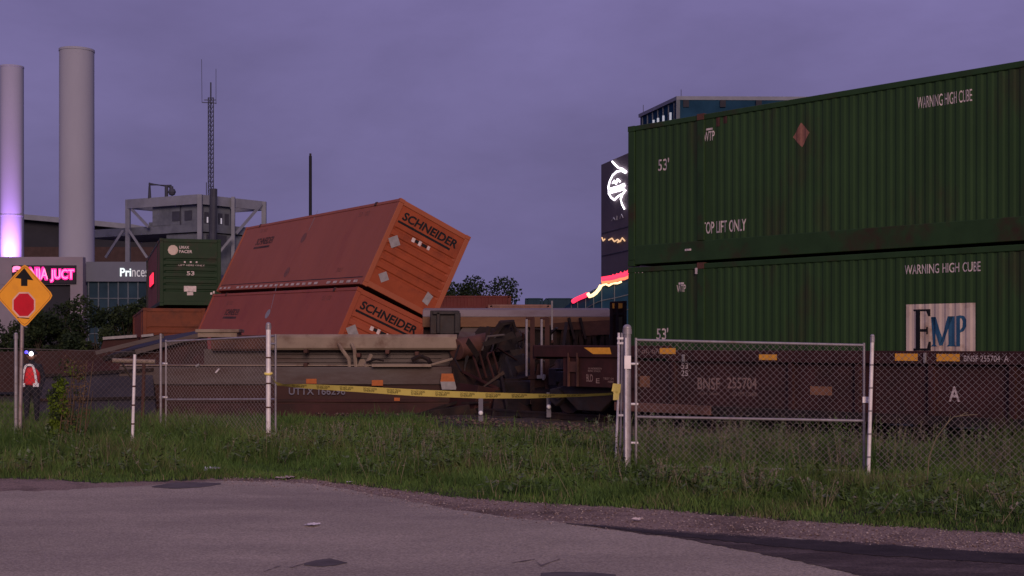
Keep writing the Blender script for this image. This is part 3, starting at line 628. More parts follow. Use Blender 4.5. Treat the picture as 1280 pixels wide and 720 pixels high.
# ------------------------------------------------------------------ containers
def container(name, label, root_M, main, frame, kind, texts=None, group=None, corr=None, endm=None, H=CH, L=CL, W=CW, brail=.20, castings=True):
    """kind 'rib' = corrugated sides, 'smooth' = sheet sides; texts(sideMB, endMB, helpers) adds lettering"""
    t = thing(name, label, "container", root_M.translation, root_M.to_euler(), group)
    hw = W / 2; pitch = .19; dep = .013 if kind == 'rib' else .0; pw = .006 if kind == 'rib' else -.021
    Y0, Y1 = .20, L - .20; Zb_, Zt_ = brail, H - .11
    br = [Y0]; of = [0.0]; posts = [1.98, L - 1.98]
    y = Y0 + .06
    while y < Y1 - .24:
        skip = any(y - .03 < p + .10 and y + pitch > p - .10 for p in posts)
        if skip and kind == 'rib': y += pitch * .5; continue
        br += [y, y + .038, y + .085, y + .123]; of += [0.0, -dep, -dep, 0.0]; y += pitch
    br.append(Y1); of.append(0.0)
    offs = lambda q: float(np.interp(q, br, of))
    for sgn in (-1, 1):
        mb = MB(); vs = []; fs = []
        for q, o_ in zip(br, of): vs += [(sgn * (hw - .022 + o_), q, Zb_), (sgn * (hw - .022 + o_), q, Zt_)]
        for i in range(len(br) - 1): fs.append((2 * i, 2 * i + 1, 2 * i + 3, 2 * i + 2) if sgn < 0 else (2 * i, 2 * i + 2, 2 * i + 3, 2 * i + 1))
        mb.add(vs, fs)
        mats_ = [main, WHITEP, BLACKP, PLATEW, BLUEP, GREYSTK, RUSTD, RUSTB, FAINT]
        if sgn < 0 and texts:
            def side_put(geo, y0, z0, mi, lift=.0):
                """reading direction runs toward the near end: local -y"""
                g2 = (np.array([(-a, b) for a, b in geo[0]]), [f[::-1] for f in geo[1]])
                V, Fc = conform(g2, y0, br, offs)
                mb.add([(-(hw - .022 + o_) - .004 - lift, u, z0 + v) for u, v, o_ in V], Fc, mi)
            texts('side', side_put, mb)
        mb.build("side_panel", mats_, t)
    # framework
    mb = MB()
    for x in (-hw, hw):
        s_ = 1 if x > 0 else -1
        for yy in (0, L): mb.box(min(x, x - s_ * .16), max(x, x - s_ * .16), min(yy, yy + (.18 if yy == 0 else -.18)), max(yy, yy + (.18 if yy == 0 else -.18)), .12, H - .12)
        for p in posts: mb.box(min(x + s_ * pw, x - s_ * .05), max(x + s_ * pw, x - s_ * .05), p - .09, p + .09, brail + .002, H - .112)
        mb.box(min(x - s_ * .004, x - s_ * .08), max(x - s_ * .004, x - s_ * .08), .18, L - .18, H - .11, H - .005)
        mb.box(min(x - s_ * .004, x - s_ * .08), max(x - s_ * .004, x - s_ * .08), .18, L - .18, .03, brail)
    for yy in (0, L):
        y0_, y1_ = (0.004, .10) if yy == 0 else (L - .10, L - .004)
        mb.box(-hw + .16, hw - .16, y0_, y1_, H - .16, H - .01); mb.box(-hw + .16, hw - .16, y0_, y1_, .03, .2)
    mb.build("frame", frame, t, bev=.012)
    mb = MB(); mb.box(-hw + .08, hw - .08, .1, L - .1, H - .05, H - .02); mb.build("roof", main, t)
    mb = MB(); mb.box(-hw + .08, hw - .08, .1, L - .1, .06, .12); mb.build("floor", RUSTB, t)
    # end walls: pressed horizontal ribs
    for near in (True, False):
        mb = MB(); prof = [(.2, 0)]; z = .62
        while z < H - .85: prof += [(z, 0), (z + .03, .035), (z + .085, .035), (z + .115, 0)]; z += .265
        prof.append((H - .16, 0)); xx = [(-hw + .16), (-hw + .26), (hw - .26), (hw - .16)]
        vs = []; fs = []; yb = .035 if near else L - .035; sy_ = 1 if near else -1
        for z, d in prof:
            for j, x in enumerate(xx): vs.append((x, yb + sy_ * (d if j in (1, 2) else 0), z))
        for i in range(len(prof) - 1):
            for j in range(3):
                f = (i * 4 + j, i * 4 + j + 1, (i + 1) * 4 + j + 1, (i + 1) * 4 + j); fs.append(f if near else f[::-1])
        mb.add(vs, fs)
        if near and texts:
            texts('end', lambda geo, x0, z0, mi, lift=.0: mb.add([(x0 + a, yb - .005 - lift, z0 + b) for a, b in geo[0]], geo[1], mi), mb)
        mb.build("end_wall", [endm or main, WHITEP, BLACKP, PLATEW, BLUEP, GREYSTK, RUSTD, RUSTB], t)
    if castings:
        for x in (-hw, hw):
            s_ = 1 if x > 0 else -1
            for yy, dd in ((0, .18), (L, -.18)):
                for z0 in (0, H - .118):
                    mb = MB(); mb.box(min(x + s_ * .006, x - s_ * .165), max(x + s_ * .006, x - s_ * .165), min(yy - dd * .03, yy + dd), max(yy - dd * .03, yy + dd), z0, z0 + .118)
                    mb.build("corner_casting", frame, t, bev=.008)
            for p in posts:
                mb = MB(); mb.box(min(x + s_ * .012, x - s_ * .12), max(x + s_ * .012, x - s_ * .12), p - .085, p + .085, H - .108, H + .012); mb.build("lift_casting", RUSTB, t)
    return t
def rect(x0, y0, w_, h_): return (np.array([(x0, y0), (x0 + w_, y0), (x0 + w_, y0 + h_), (x0, y0 + h_)]), [(0, 1, 2, 3)])
def poly(ps): return (np.array(ps, float), [tuple(range(len(ps)))])
def ell(cx_, cy_, rx, ry, n=20): return poly([(cx_ + rx * math.cos(2 * math.pi * i / n), cy_ + ry * math.sin(2 * math.pi * i / n)) for i in range(n)])

# --- the two standing green boxes
ZL, ZU = .47, 3.39
def side_uv(M_, px, py, xloc=-CW / 2):
    Mi = M_.inverted(); o_ = Mi @ Vector((0, 0, HC)); d = Mi.to_3x3() @ Vector(((px - PX0) / F, 1, -(py - HOR) / F))
    t = (xloc - o_.x) / d.x; p = o_ + d * t; return p.y, p.z
def end_uv(M_, px, py):
    Mi = M_.inverted(); o_ = Mi @ Vector((0, 0, HC)); d = Mi.to_3x3() @ Vector(((px - PX0) / F, 1, -(py - HOR) / F))
    t = (0 - o_.y) / d.y; p = o_ + d * t; return p.x, p.z
MU = TM @ Matrix.Translation((0, 0, ZU)); ML = TM @ Matrix.Translation((0, 0, ZL))
def span(M_, x0, yt, x1, yb):
    """pixel box on the side of a container -> start y, base z, length, height"""
    ya, za = side_uv(M_, x0, (yt + yb) / 2); yb_, zb_ = side_uv(M_, x1, (yt + yb) / 2)
    xm = (x0 + x1) / 2; z1 = side_uv(M_, xm, yt)[1]; z0 = side_uv(M_, xm, yb)[1]
    return ya, z0, ya - yb_, z1 - z0
def up_text(where, put, mb):
    if where != 'side': return
    def T(body, x0, yt, x1, yb, mi=1, bold=.01):
        y0, z0, ln, h = span(MU, x0, yt, x1, yb); put(text_geo(body, h, ln, bold), y0, z0, mi)
    T("53'", 821.5, 198, 835.5, 213); T("TOP LIFT ONLY", 877, 275.5, 931.5, 290.5); T("WARNING HIGH CUBE", 1146, 116, 1214, 131, bold=.0)
    T("WTP", 879, 164, 892, 176); y0, z0, ln, h = span(MU, 882, 160, 890, 162.5); put(rect(0, 0, ln, h), y0, z0, 1)
    y0, z0, ln, h = span(MU, 990, 153, 1011, 184); put(poly([(0, h * .45), (ln * .55, 0), (ln, h * .55), (ln * .5, h)]), y0, z0, 6)
    for x0, yt, x1, yb in ((894, 145, 899, 158), (903, 145, 908, 154)):
        y0, z0, ln, h = span(MU, x0, yt, x1, yb); put(rect(0, 0, ln, h), y0, z0, 7)
_up0 = up_text
def up_text(where, put, mb):
    _up0(where, put, mb)
    if where == 'side':
        y0, z0, ln, h = span(MU, 856, 311, 864, 313.5); put(rect(0, 0, ln, h), y0, z0, 1, .03)
def lo_text(where, put, mb):
    if where != 'side': return
    def T(body, x0, yt, x1, yb, mi=1, bold=.01):
        y0, z0, ln, h = span(ML, x0, yt, x1, yb); put(text_geo(body, h, ln, bold), y0, z0, mi)
    T("53'", 819.5, 410, 834.5, 424.5); T("WTP", 845, 356, 856, 365); T("WARNING HIGH CUBE", 1130, 329, 1225, 341, bold=.005)
    y0, z0, ln, h = span(ML, 847, 353, 854, 355.5); put(rect(0, 0, ln, h), y0, z0, 1)
    y0, z0, ln, h = span(ML, 869.5, 335, 872.5, 342.5); put(rect(0, 0, ln, h), y0, z0, 1, .035)
    for x in (793, 797, 801.5):
        y0, z0, ln, h = span(ML, x, 337, x + 2, 341); put(poly([(0, 0), (ln * .5, 0), (ln, h), (ln * .5, h)]), y0, z0, 1)
    # white panel with a tall black serif E and blue M and P
    y0, z0, ln, h = span(ML, 1132, 379.5, 1218, 441); put(rect(0, 0, ln, h), y0, z0, 3)
    X = lambda px: (px - 1132) / 86 * ln
    Zp = lambda py: (441 - py) / 61.5 * h
    def PL(ps, mi): put(poly([(X(a), Zp(b)) for a, b in ps]), y0, z0, mi, .003)
    PL([(1141, 386), (1163, 386), (1163, 395), (1160.5, 395), (1158, 388.5), (1150, 388.5), (1145, 388.5), (1141, 388)], 2)
    PL([(1144.5, 388.5), (1150, 388.5), (1150, 435.5), (1144.5, 435.5)], 2)
    PL([(1141, 435.5), (1163.5, 435.5), (1163.5, 438.5), (1141, 438.5)], 2); PL([(1161, 427), (1163.5, 427), (1163.5, 435.5), (1159, 435.5)], 2)
    PL([(1150, 411), (1158, 411), (1158, 414.5), (1150, 414.5)], 2); PL([(1158, 408.5), (1160, 408.5), (1160, 417.5), (1158, 417.5)], 2)
    PL([(1163.5, 396), (1169.5, 396), (1169.5, 431), (1172, 433), (1163, 433), (1166, 430)], 4)
    PL([(1163.5, 396), (1170, 396), (1178, 424), (1174.5, 432)], 4); PL([(1185, 395.5), (1191, 395.5), (1178, 432), (1174.5, 432)], 4)
    PL([(1185.5, 395.5), (1193, 395.5), (1193, 431), (1195.5, 433), (1183.5, 433), (1186, 430.5)], 4)
    PL([(1195.5, 395.5), (1200, 394.5), (1200, 433), (1195.5, 433)], 4)
    PL([(1200, 394.5), (1204.5, 395.5), (1207.5, 400), (1207.5, 408), (1204, 414), (1200, 416), (1200, 413), (1202.5, 409), (1203, 402), (1201.5, 398.5), (1200, 398)], 4)
container("shipping_container", "upper of the two long green containers, with a diamond placard and TOP LIFT ONLY", MU, GREEN, GREENF, 'rib', up_text, "green containers stacked on the standing railcar", brail=.42)
container("shipping_container", "lower of the two long green containers, with the white letter panel", ML, GREEN, GREENF, 'rib', lo_text, "green containers stacked on the standing railcar")

# --- tilted orange pair
def Rm(y, p, r_): return (Matrix.Rotation(y, 4, 'Z') @ Matrix.Rotation(p, 4, 'X') @ Matrix.Rotation(r_, 4, 'Y'))
RO = Rm(.4802, .0226, .4365); MO = Matrix.Translation((-3.4164, 40.974, 3.023)) @ RO
RO2 = Rm(.4802, .020, .415); MO2 = Matrix.Translation(Vector((-3.4164, 40.974, 3.023)) + RO.to_3x3() @ Vector((-.05, .1, -.07)) + RO2.to_3x3() @ Vector((0, 0, -2.9))) @ RO2
def or_text(M_, dx, dy, upper):
    def fn(where, put, mb):
        if where == 'end':
            hw = CW / 2
            put(text_geo("SCHNEIDER", .27, 1.98, .034, .12), -hw + .30, 2.9 - .57, 2)
            put(rect(0, 0, 1.9, .07), -hw + .22, 2.9 - .70, 2)
            put(rect(0, 0, .11, .13), -hw + .86, 2.9 - 1.02, 1, .0); put(rect(0, 0, .18, .10), -hw + .98, 2.9 - 1.0, 2); put(rect(0, 0, .10, .15), -hw + 1.10, 2.9 - 1.03, 1, .002); put(rect(0, 0, .18, .10), -hw + 1.22, 2.9 - 1.0, 2); put(rect(0, 0, .09, .12), -hw + 1.42, 2.9 - 1.01, 1)
            for (a, b, s_) in ((.16, 2.9 - 1.50, .44), (.34, 2.9 - 2.58, .38)):
                put(poly([(0, s_ * .5), (s_ * .5, 0), (s_, s_ * .5), (s_ * .5, s_)]), -hw + a, b, 5, .002)
            put(poly([(0, .05), (.22, 0), (.27, .34), (.05, .40)]), hw - .62, 2.9 - 2.55, 5, .002)
        else:
            k = 0
            def S(px0, yt, px1, yb, mi, geo=None, gx=1.0):
                ya, za = side_uv(M_, px0, yb); ln = abs(ya - side_uv(M_, px1, yb)[0]); h = abs(side_uv(M_, px0, yt)[1] - za)
                put(geo(ln, h) if geo else rect(0, 0, ln, h), ya, za, mi)
            if upper:
                ya, za = side_uv(M_, 315, 313); put(text_geo("SCHNEIDER", .30, 2.2, .04, .1), ya, za + .22, 7); put(rect(0, 0, 2.0, .09), ya, za + .06, 7)
                ya, za = side_uv(M_, 379, 297); put(ell(0, 0, .24, .2), ya, za, 8)
                put(rect(0, 0, .04, .8), *side_uv(M_, 385, 288), 5)
                ya, za = side_uv(M_, 358, 340); put(ell(0, 0, .24, .2), ya, za, 8)
                for px, py in ((324, 291), (447, 271)):
                    ya, za = side_uv(M_, px, py); put(text_geo("53 102", .16, .9, .0), ya, za, 8)
                ya, za = side_uv(M_, 419, 340); put(text_geo("SNLU", .16, .5, .0), ya, za, 8)
                # row of pale conspicuity dashes along the foot
                n = 26
                for i in range(n):
                    if i in (3, 20): continue
                    put(rect(0, 0, .34, .085), CL - .35 - i * (CL - .6) / n, .085, 3, .026)
                put(rect(0, 0, CL - .6, .025), CL - .3, .26, 2, .002)
            else:
                ya, za = side_uv(M_, 276, 401); put(text_geo("SCHNEIDER", .26, 1.9, .04, .1), ya, za + .24, 7); put(rect(0, 0, 1.8, .09), ya, za + .10, 7)
                ya, za = side_uv(M_, 334, 392); put(ell(0, 0, .22, .18), ya, za, 5); put(poly([(0, 0), (.05, 0), (-.5, .95), (-.55, .95)][::1]), ya - .1, za + .2, 5)
                for px, py in ((401, 375), (282, 381)):
                    ya, za = side_uv(M_, px, py); put(text_geo("53 102", .16, .8, .0), ya, za, 8)
    return fn
container("shipping_container", "upper orange container, rolled to its right on top of another", MO, ORANGE, ORANGE, 'smooth', or_text(MO, 0, 0, True), "tilted orange containers", endm=ORANGEE)
container("shipping_container", "lower orange container, half hidden behind the wrecked railcar", MO2, ORANGER, ORANGER, 'smooth', or_text(MO2, 0, 0, False), "tilted orange containers", endm=ORANGER)

# --- far stack left of the orange pair
MG = Matrix.Translation((-13.888, 58.75, 3.466)) @ Matrix.Rotation(.297, 4, 'Z')
def far_text(where, put, mb):
    hw = CW / 2
    if where == 'end':
        put(ell(-hw + .56, 2.40, .22, .22, 10), 0, 0, 3); put(text_geo("UMAX", .13, .42, .02), -hw + .82, 2.46, 1); put(text_geo("PACER", .13, .55, .02), -hw + .82, 2.28, 1)
        for i in range(3): put(rect(0, 0, .07, .07), -hw + 1.02 + i * .25, 1.86, 1)
        put(text_geo("LIFT HERE ONLY", .07, 1.1, .0), -hw + .80, 1.72, 1); put(text_geo("53", .18, .32, .02), -hw + 1.14, 1.32, 1)
        put(rect(0, 0, .52, .24), -hw + 1.02, .62, 1); put(rect(0, 0, .26, .14), -hw + 1.15, .46, 1)
        put(rect(0, 0, .07, .10), hw - .34, .55, 1); put(rect(0, 0, .09, .09), hw - .46, .50, 1)
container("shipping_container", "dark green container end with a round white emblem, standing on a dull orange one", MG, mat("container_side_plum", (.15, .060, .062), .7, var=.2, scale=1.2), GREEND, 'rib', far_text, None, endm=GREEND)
mb = None
MGo = Matrix.Translation((-14.4, 58.0, .50)) @ Matrix.Rotation(.297, 4, 'Z')
container("shipping_container", "dull orange container under the dark green one", MGo, ORANGEF, ORANGEF, 'rib', None, None, H=2.85)
# neon reflection on the shaded container side, added as glowing red panels
rl = thing("neon_reflection", "red neon reflection on the side of the far green container, added as glowing panels", "reflection")
p0 = at(184, 357, 61.5); p1 = at(196.5, 343, 59.2); mb = MB()
nn = Vector((-math.cos(.297), -math.sin(.297), 0)); 
ua = Vector((math.sin(.297), -math.cos(.297), 0))
c_ = onplane(190.3, 350, MG @ Vector((-CW / 2, 0, 0)), Vector((math.cos(.297), math.sin(.297), 0))) + nn * .06
hh = .26; ww = 2.1
for i in range(3):
    a0 = -ww + i * (2 * ww / 3) + .1; a1 = a0 + 2 * ww / 3 - .2
    q = [c_ + ua * a0 - Vector((0, 0, hh)), c_ + ua * a1 - Vector((0, 0, hh)), c_ + ua * a1 + Vector((0, 0, hh)), c_ + ua * a0 + Vector((0, 0, hh))]
    mb.quad(*q, .05)
mb.build("lens", mat("red_reflection_glow", (.8, .05, .08), .4, emit=(1, .02, .07), estr=1.1), rl)
mb = MB(); q = [c_ + nn * -.05 + ua * (-ww - .1) - Vector((0, 0, hh + .06)), c_ + nn * -.05 + ua * (ww + .1) - Vector((0, 0, hh + .06)), c_ + nn * -.05 + ua * (ww + .1) + Vector((0, 0, hh + .06)), c_ + nn * -.05 + ua * (-ww - .1) + Vector((0, 0, hh + .06))]
mb.quad(*q, .04); mb.build("housing", CARDARK, rl)  # dark border added behind the glowing reflection panels

# --- red and dark boxes in the distance
def far_box(label, px0, px1, pyt, Y, m, name="shipping_container", group="containers in the distance", ln=None):
    a = at(px0, pyt, Y); b = at(px1, pyt, Y); L_ = b.x - a.x; h = min(2.9, a.z)
    M_ = Matrix.Translation((b.x, Y + CW / 2, a.z - h)) @ Matrix.Rotation(R(90), 4, 'Z')
    return container(name, label, M_, m, m, 'rib', None, group, L=L_, H=h, castings=False)
far_box("long red container behind the grey wreck, below the tree", 500, 639, 369.5, 74, REDC)
far_box("short dark blue container in the gap beyond the red one", 656.5, 679, 372.5, 96, GLASSD)
far_box("longer dark blue container beside the round glass building", 682, 716, 372.5, 97, GLASSD)
far_box("flat tan load behind the white grab bars", 610, 689, 380.5, 62, mat("tan_load", (.22, .12, .10), .7))
far_box("weathered red container low behind the tan railcar", 480, 612, 383, 66, REDC)

# ------------------------------------------------------------------ standing well car under the green boxes
wc = thing("well_car", "maroon standing well railcar carrying the two green containers", "railcar", GREEN_O, (0, 0, TH))
xs = -CW / 2 - .17
def wspan(x0, yt, x1, yb, xl): return (lambda ya, za, yb_, zt_: (ya, za, yb_, zt_))(side_uv(TM, x0, (yt + yb) / 2, xl)[0], side_uv(TM, (x0 + x1) / 2, yb, xl)[1], side_uv(TM, x1, (yt + yb) / 2, xl)[0], side_uv(TM, (x0 + x1) / 2, yt, xl)[1])
YE = CL + .25
mb = MB()
for s_ in (-1, 1):
    X0, X1 = sorted((s_ * (CW / 2 + .035), s_ * (CW / 2 + .17)))
    mb.box(X0, X1, -.6, YE - 1.5, 1.44, 1.66); mb.box(X0, X1, YE - 1.5, YE + 2.5, 1.50, 1.75)     # top chord, raised toward the platform
mb.build("top_chord", CARRED, wc, bev=.015)
for s_ in (-1, 1):
    mb = MB(); X0, X1 = sorted((s_ * (CW / 2 + .04), s_ * (CW / 2 + .06)))
    mb.box(X0, X1, -.6, YE, .58, 1.438)
    for yy in np.arange(.3, YE, 1.45):
        if s_ < 0 and side_uv(TM, 950, 480, -1.3)[0] - .2 < yy < side_uv(TM, 868, 480, -1.3)[0] + .2: continue
        X2, X3 = sorted((s_ * (CW / 2 + .061), s_ * (CW / 2 + .13))); mb.box(X2, X3, yy - .05, yy + .05, .581, 1.438)
    if s_ < 0:
        xp = -(CW / 2 + .06)
        def WT(body, x0, yt, x1, yb, mi, bold=.005, xl=xp):
            ya, z0, yb_, z1 = wspan(x0, yt, x1, yb, xl - .004); g = text_geo(body, z1 - z0, ya - yb_, bold)
            mb.add([(xl - .004, ya - a, z0 + b) for a, b in g[0]], [f for f in g[1]], mi)
        WT("BNSF", 872, 472, 900, 487, 1); WT("255704", 909, 472, 946, 486, 1); WT("A", 1186, 483, 1200, 502, 2, .02)
        WT("CAPY 120000", 874, 491, 899, 493.5, 1, 0); WT("LD LMT 122400", 916, 490, 946, 495, 1, 0)
        WT("53", 851.5, 453.5, 860, 461, 2); WT("25", 851.5, 463, 860, 470, 2)
        ya, z0, yb_, z1 = wspan(1013, 483, 1040, 494, xp); mb.box(xp - .012, xp, yb_, ya, z0, z1, 3)
        ya, z0, yb_, z1 = wspan(800, 470, 812, 484, xp); mb.box(xp - .010, xp, yb_, ya, z0, z1, 3)
    mb.build("well_side", [CARRED, DIMP, WHITEP, mat("faded_plate", (.24, .11, .06), .7, var=.35, scale=6)], wc)
mb = MB()
for s_ in (-1, 1):
    X0, X1 = sorted((s_ * (CW / 2 - .12), s_ * (CW / 2 + .16))); mb.box(X0, X1, CL - 2.35, YE, .40, .578)
mb.build("bottom_flange", mat("flange_brown", (.17, .085, .065), .7, var=.3, scale=2, dirt=(.08, .04, .03), dirt_amt=.5), wc, bev=.012)
mb = MB()
for s_ in (-1, 1):
    X0, X1 = sorted((s_ * (CW / 2 - .12), s_ * (CW / 2 + .12))); mb.box(X0, X1, -.6, CL - 2.36, .42, .578)
mb.build("bottom_sill", CARDARK, wc)
mb = MB()
for yy in np.arange(.2, YE, 1.3): mb.box(-CW / 2, CW / 2, yy - .12, yy + .12, .33, .44)
mb.build("cross_member", CARDARK, wc)
xr_ = -(CW / 2 + .17)
for (x0, yt, x1, yb) in ((825, 435, 844.5, 442.5), (949, 443, 971, 450), (1119, 442, 1147, 451), (1171, 442.5, 1199.5, 451.5)):
    ya, z0, yb_, z1 = wspan(x0, yt, x1, yb, xr_); mb = MB(); mb.box(xr_ - .008, xr_ - .001, yb_, ya, z0, z1); mb.build("reflector", REFY, wc)
mb = MB(); ya, z0, yb_, z1 = wspan(1205, 444.5, 1261, 452, xr_); g = text_geo("BNSF 255704  A", z1 - z0, ya - yb_, .0); mb.add([(xr_ - .005, ya - a, z0 + b) for a, b in g[0]], g[1]); mb.build("number_lettering", WHITEP, wc)
mb = MB(); ya, z0, yb_, z1 = wspan(797, 435, 824, 442, xr_); g = text_geo("\\ ol\\ ol\\", z1 - z0, ya - yb_, .0); mb.add([(xr_ - .005, ya - a, z0 + b) for a, b in g[0]], g[1]); mb.build("side_lettering", DIMP, wc)
for px, yt, yb in ((1155.5, 441, 453.5), (853.5, 443, 452)):
    ya, z0, yb_, z1 = wspan(px, yt, px + 2.5, yb, xr_); mb = MB(); mb.box(xr_ - .03, xr_ - .002, yb_, ya, z0, z1); mb.build("latch", GREYSTK, wc)
# end platform beyond the boxes with bolster, sill box and truck
mb = MB(); mb.box(-CW / 2 - .03, CW / 2 + .03, YE + .05, YE + 2.5, 1.62, 1.70); mb.box(-CW / 2 - .10, CW / 2 + .10, YE + 2.5, YE + 2.6, 1.45, 1.76)
mb.build("end_platform", CARRED, wc)
pf = -CW / 2 - .12
mb = MB(); ya, z0, yb_, z1 = wspan(704, 444, 797, 484, pf); mb.box(pf, CW / 2 + .12, yb_, ya, z0, z1 - .01)
def PT(body, x0, yt, x1, yb, mi=1):
    ya, z0, yb_, z1 = wspan(x0, yt, x1, yb, pf - .004); g = text_geo(body, z1 - z0, ya - yb_, .005); mb.add([(pf - .004, ya - a, z0 + b) for a, b in g[0]], g[1], mi)
PT("GUNDERSON", 735, 459.5, 752, 461.8); PT("MAXI STACK", 735, 462.5, 751, 465); PT("BLD", 733, 468, 741, 477); PT("E", 745, 473, 749.5, 479); PT("TEST 04", 754, 472, 767, 474.5); PT("HERE", 760, 476, 767, 478.5); 
ob1 = mb.build("end_bulkhead", [CARRED, DIMP], wc)
mb = MB(); ya, z0, yb_, z1 = wspan(727, 434.5, 764.5, 442.5, xr_); mb.add([(xr_ - .006, ya - .08, z1), (xr_ - .006, ya - .35, z0), (xr_ - .006, yb_, z0), (xr_ - .006, yb_ + .05, z1)], [(0, 1, 2, 3)]); mb.build("reflector", REFY, wc)
mb = MB()
for px0, px1, yt, yb in ((709.5, 711, 441, 483), (720.5, 722, 441, 483)):
    ya, z0, yb_, z1 = wspan(px0, yt, px1, yb, pf - .05); mb.box(pf - .06, pf - .02, yb_, ya, z0, z1)
ya, z0, yb_, z1 = wspan(709, 452, 722, 465, pf - .05); mb.box(pf - .045, pf - .025, yb_, ya, z0, z1)
mb.build("grab_iron", RUSTB, wc)
def truck(parent, yc, tilt=None):
    """two axle railway truck: side frames, springs, wheels, axles"""
    for s_ in (-1, 1):
        mb = MB(); X0, X1 = sorted((s_ * .98, s_ * 1.12))
        pr = [(-1.25, .52), (-1.05, .40), (-.75, .62), (-.35, .34), (.35, .34), (.75, .62), (1.05, .40), (1.25, .52), (1.25, .78), (.9, .84), (.45, 1.0), (-.45, 1.0), (-.9, .84), (-1.25, .78)]
        MM = Matrix(((0, 0, 1, X0), (1, 0, 0, yc), (0, 1, 0, 0), (0, 0, 0, 1))); mb.prism(pr, X1 - X0, MM); mb.build("truck_side_frame", STEELD, parent, bev=.02)
        for a in (-.9, .9):
            mb = MB(); mb.tube((s_ * .71, yc + a, .67), (s_ * .84, yc + a, .67), .425, 24); mb.tube((s_ * .68, yc + a, .67), (s_ * .712, yc + a, .67), .455, 24); mb.build("wheel", STEELD, parent, smooth=True)
            mb = MB(); mb.tube((s_ * 1.13, yc + a, .67), (s_ * 1.20, yc + a, .67), .11, 12); mb.build("axle_cap", STEELD, parent)
        mb = MB()
        for d in (-.16, 0, .16): mb.tube((s_ * 1.05, yc + d, .42), (s_ * 1.05, yc + d, .72), .07, 8)
        mb.build("spring", CARDARK, parent)
    mb = MB(); mb.box(-1.1, 1.1, yc - .2, yc + .2, .72, 1.05)
    for a in (-.9, .9): mb.tube((-.8, yc + a, .67), (.8, yc + a, .67), .08, 10)
    mb.build("bolster", CARDARK, parent)
truck(wc, YE + 1.1)
mb = MB(); mb.box(-.18, .18, YE + 2.6, YE + 3.2, .9, 1.15); mb.box(-.12, .12, YE + 3.2, YE + 3.48, .82, 1.22); mb.build("coupler", STEELD, wc, bev=.02)
# tall brown end post with two yellow markers, seen past the green boxes
ep = thing("bent_end_post", "upright brown bent steel plate with two yellow squares beside the green stack", "wreckage", at(772, 520, 33.5))
ep.location.z = 0
mb = MB(); L0 = ep.location
def rel(px, py, Y, o_): return at(px, py, Y) - Vector(o_)
mb.quad(rel(763, 505, 33.5, L0), rel(783, 505, 33.5, L0), rel(783.5, 376, 33.5, L0), rel(763, 377, 33.5, L0), .12)
mb.build("plate", CARRED, ep)
mb = MB()
for a in (764, 771.5, 781.5): mb.bar(rel(a, 505, 33.35, L0), rel(a, 378, 33.35, L0), .07)
mb.bar(rel(763, 392, 33.35, L0), rel(783, 392, 33.35, L0), .06); mb.build("rib", CARDARK, ep)
for a, b in ((765.5, 768), (773, 778)): mb = MB(); mb.quad(rel(a, 385.5, 33.3, L0), rel(b, 385.5, 33.3, L0), rel(b, 379, 33.3, L0), rel(a, 379, 33.3, L0), .02); mb.build("reflector", REFY, ep)
mb = MB(); mb.quad(rel(773, 415, 33.32, L0), rel(778, 415, 33.32, L0), rel(778, 396, 33.32, L0), rel(773, 396, 33.32, L0), .02); mb.build("hatch", mat("olive_plate", (.06, .055, .03), .7), ep)

# ------------------------------------------------------------------ wrecked cars between
# near wreck: car lying against the tilted containers
Yw = 33.8
wr = thing("wrecked_well_car", "long brown wrecked railcar with tan sill lying before the orange containers", "railcar", (at(450, 432, Yw).x, Yw, 0))
O = wr.location.copy()
def W(px, py, dy=0.0): return at(px, py, Yw + dy) - O
xl_, xr2 = W(150, 460).x, W(566, 460).x
z_b, z_l, z_s0, z_s1 = -.05, W(0, 457.5).z, W(0, 437.5).z, W(0, 417.8).z
mb = MB()   # lower side sheet, leaning back a little
vs = []; n = 40; fs = []
for i in range(n + 1):
    t = i / n; x = xl_ + (xr2 - xl_) * t
    for j, (dy, z) in enumerate(((-.10, z_b), (-.06, .35), (0, z_l * .7), (.06, z_l))): vs.append((x + (.0 if t < .99 else (z_l - z) * .16), dy + .025 * math.sin(x * 1.7 + j), z))
for i in range(n):
    for j in range(3): fs.append((i * 4 + j, (i + 1) * 4 + j, (i + 1) * 4 + j + 1, i * 4 + j + 1))
mb.add(vs, fs)
def flat(px0, yt, px1, yb, geo, mi, dy=-.03):
    a = W(px0, yb, dy); b = W(px1, yt, dy); g = geo if not isinstance(geo, str) else text_geo(geo, b.z - a.z, b.x - a.x, .012)
    mb.add([(a.x + p, a.y, a.z + q) for p, q in g[0]], g[1], mi)
flat(361, 484.5, 431.5, 493.5, "UTTX 166296", 1, -.13)
sh = mb.build("side_sheet", [mat("railcar_dark_maroon", (.055, .025, .021), .75, var=.3, scale=1.6, dirt=(.035, .022, .02), dirt_amt=.5, dirt_scale=.8, stretch=(.4, 1, 1), bump=.12), mat("worn_blue_grey_lettering", (.17, .16, .20), .7, var=.3, scale=9)], wr, smooth=True)
mb = MB(); mb.box(xl_, xr2 - .02, -.085, .02, z_l - .46, z_l - .02); mb.build("upper_band", GREYB, wr, bev=.02)
mb = MB(); mb.box(xl_, xr2 + .1, -.11, .0, -.05, .30); mb.box(xl_, xr2, -.10, .04, .34, .42); mb.build("bottom_rail", CARRED, wr, bev=.02)
for (a, b, c, d) in ((383, 473.5, 396, 479.5), (465, 475, 479, 482), (493, 497, 500, 501)):
    mb = MB(); p, q = W(a, d, -.06), W(b if False else c, b, -.06); mb.box(p.x, q.x, p.y - .05, p.y - .035, p.z, q.z); mb.build("reflector", REFO, wr)
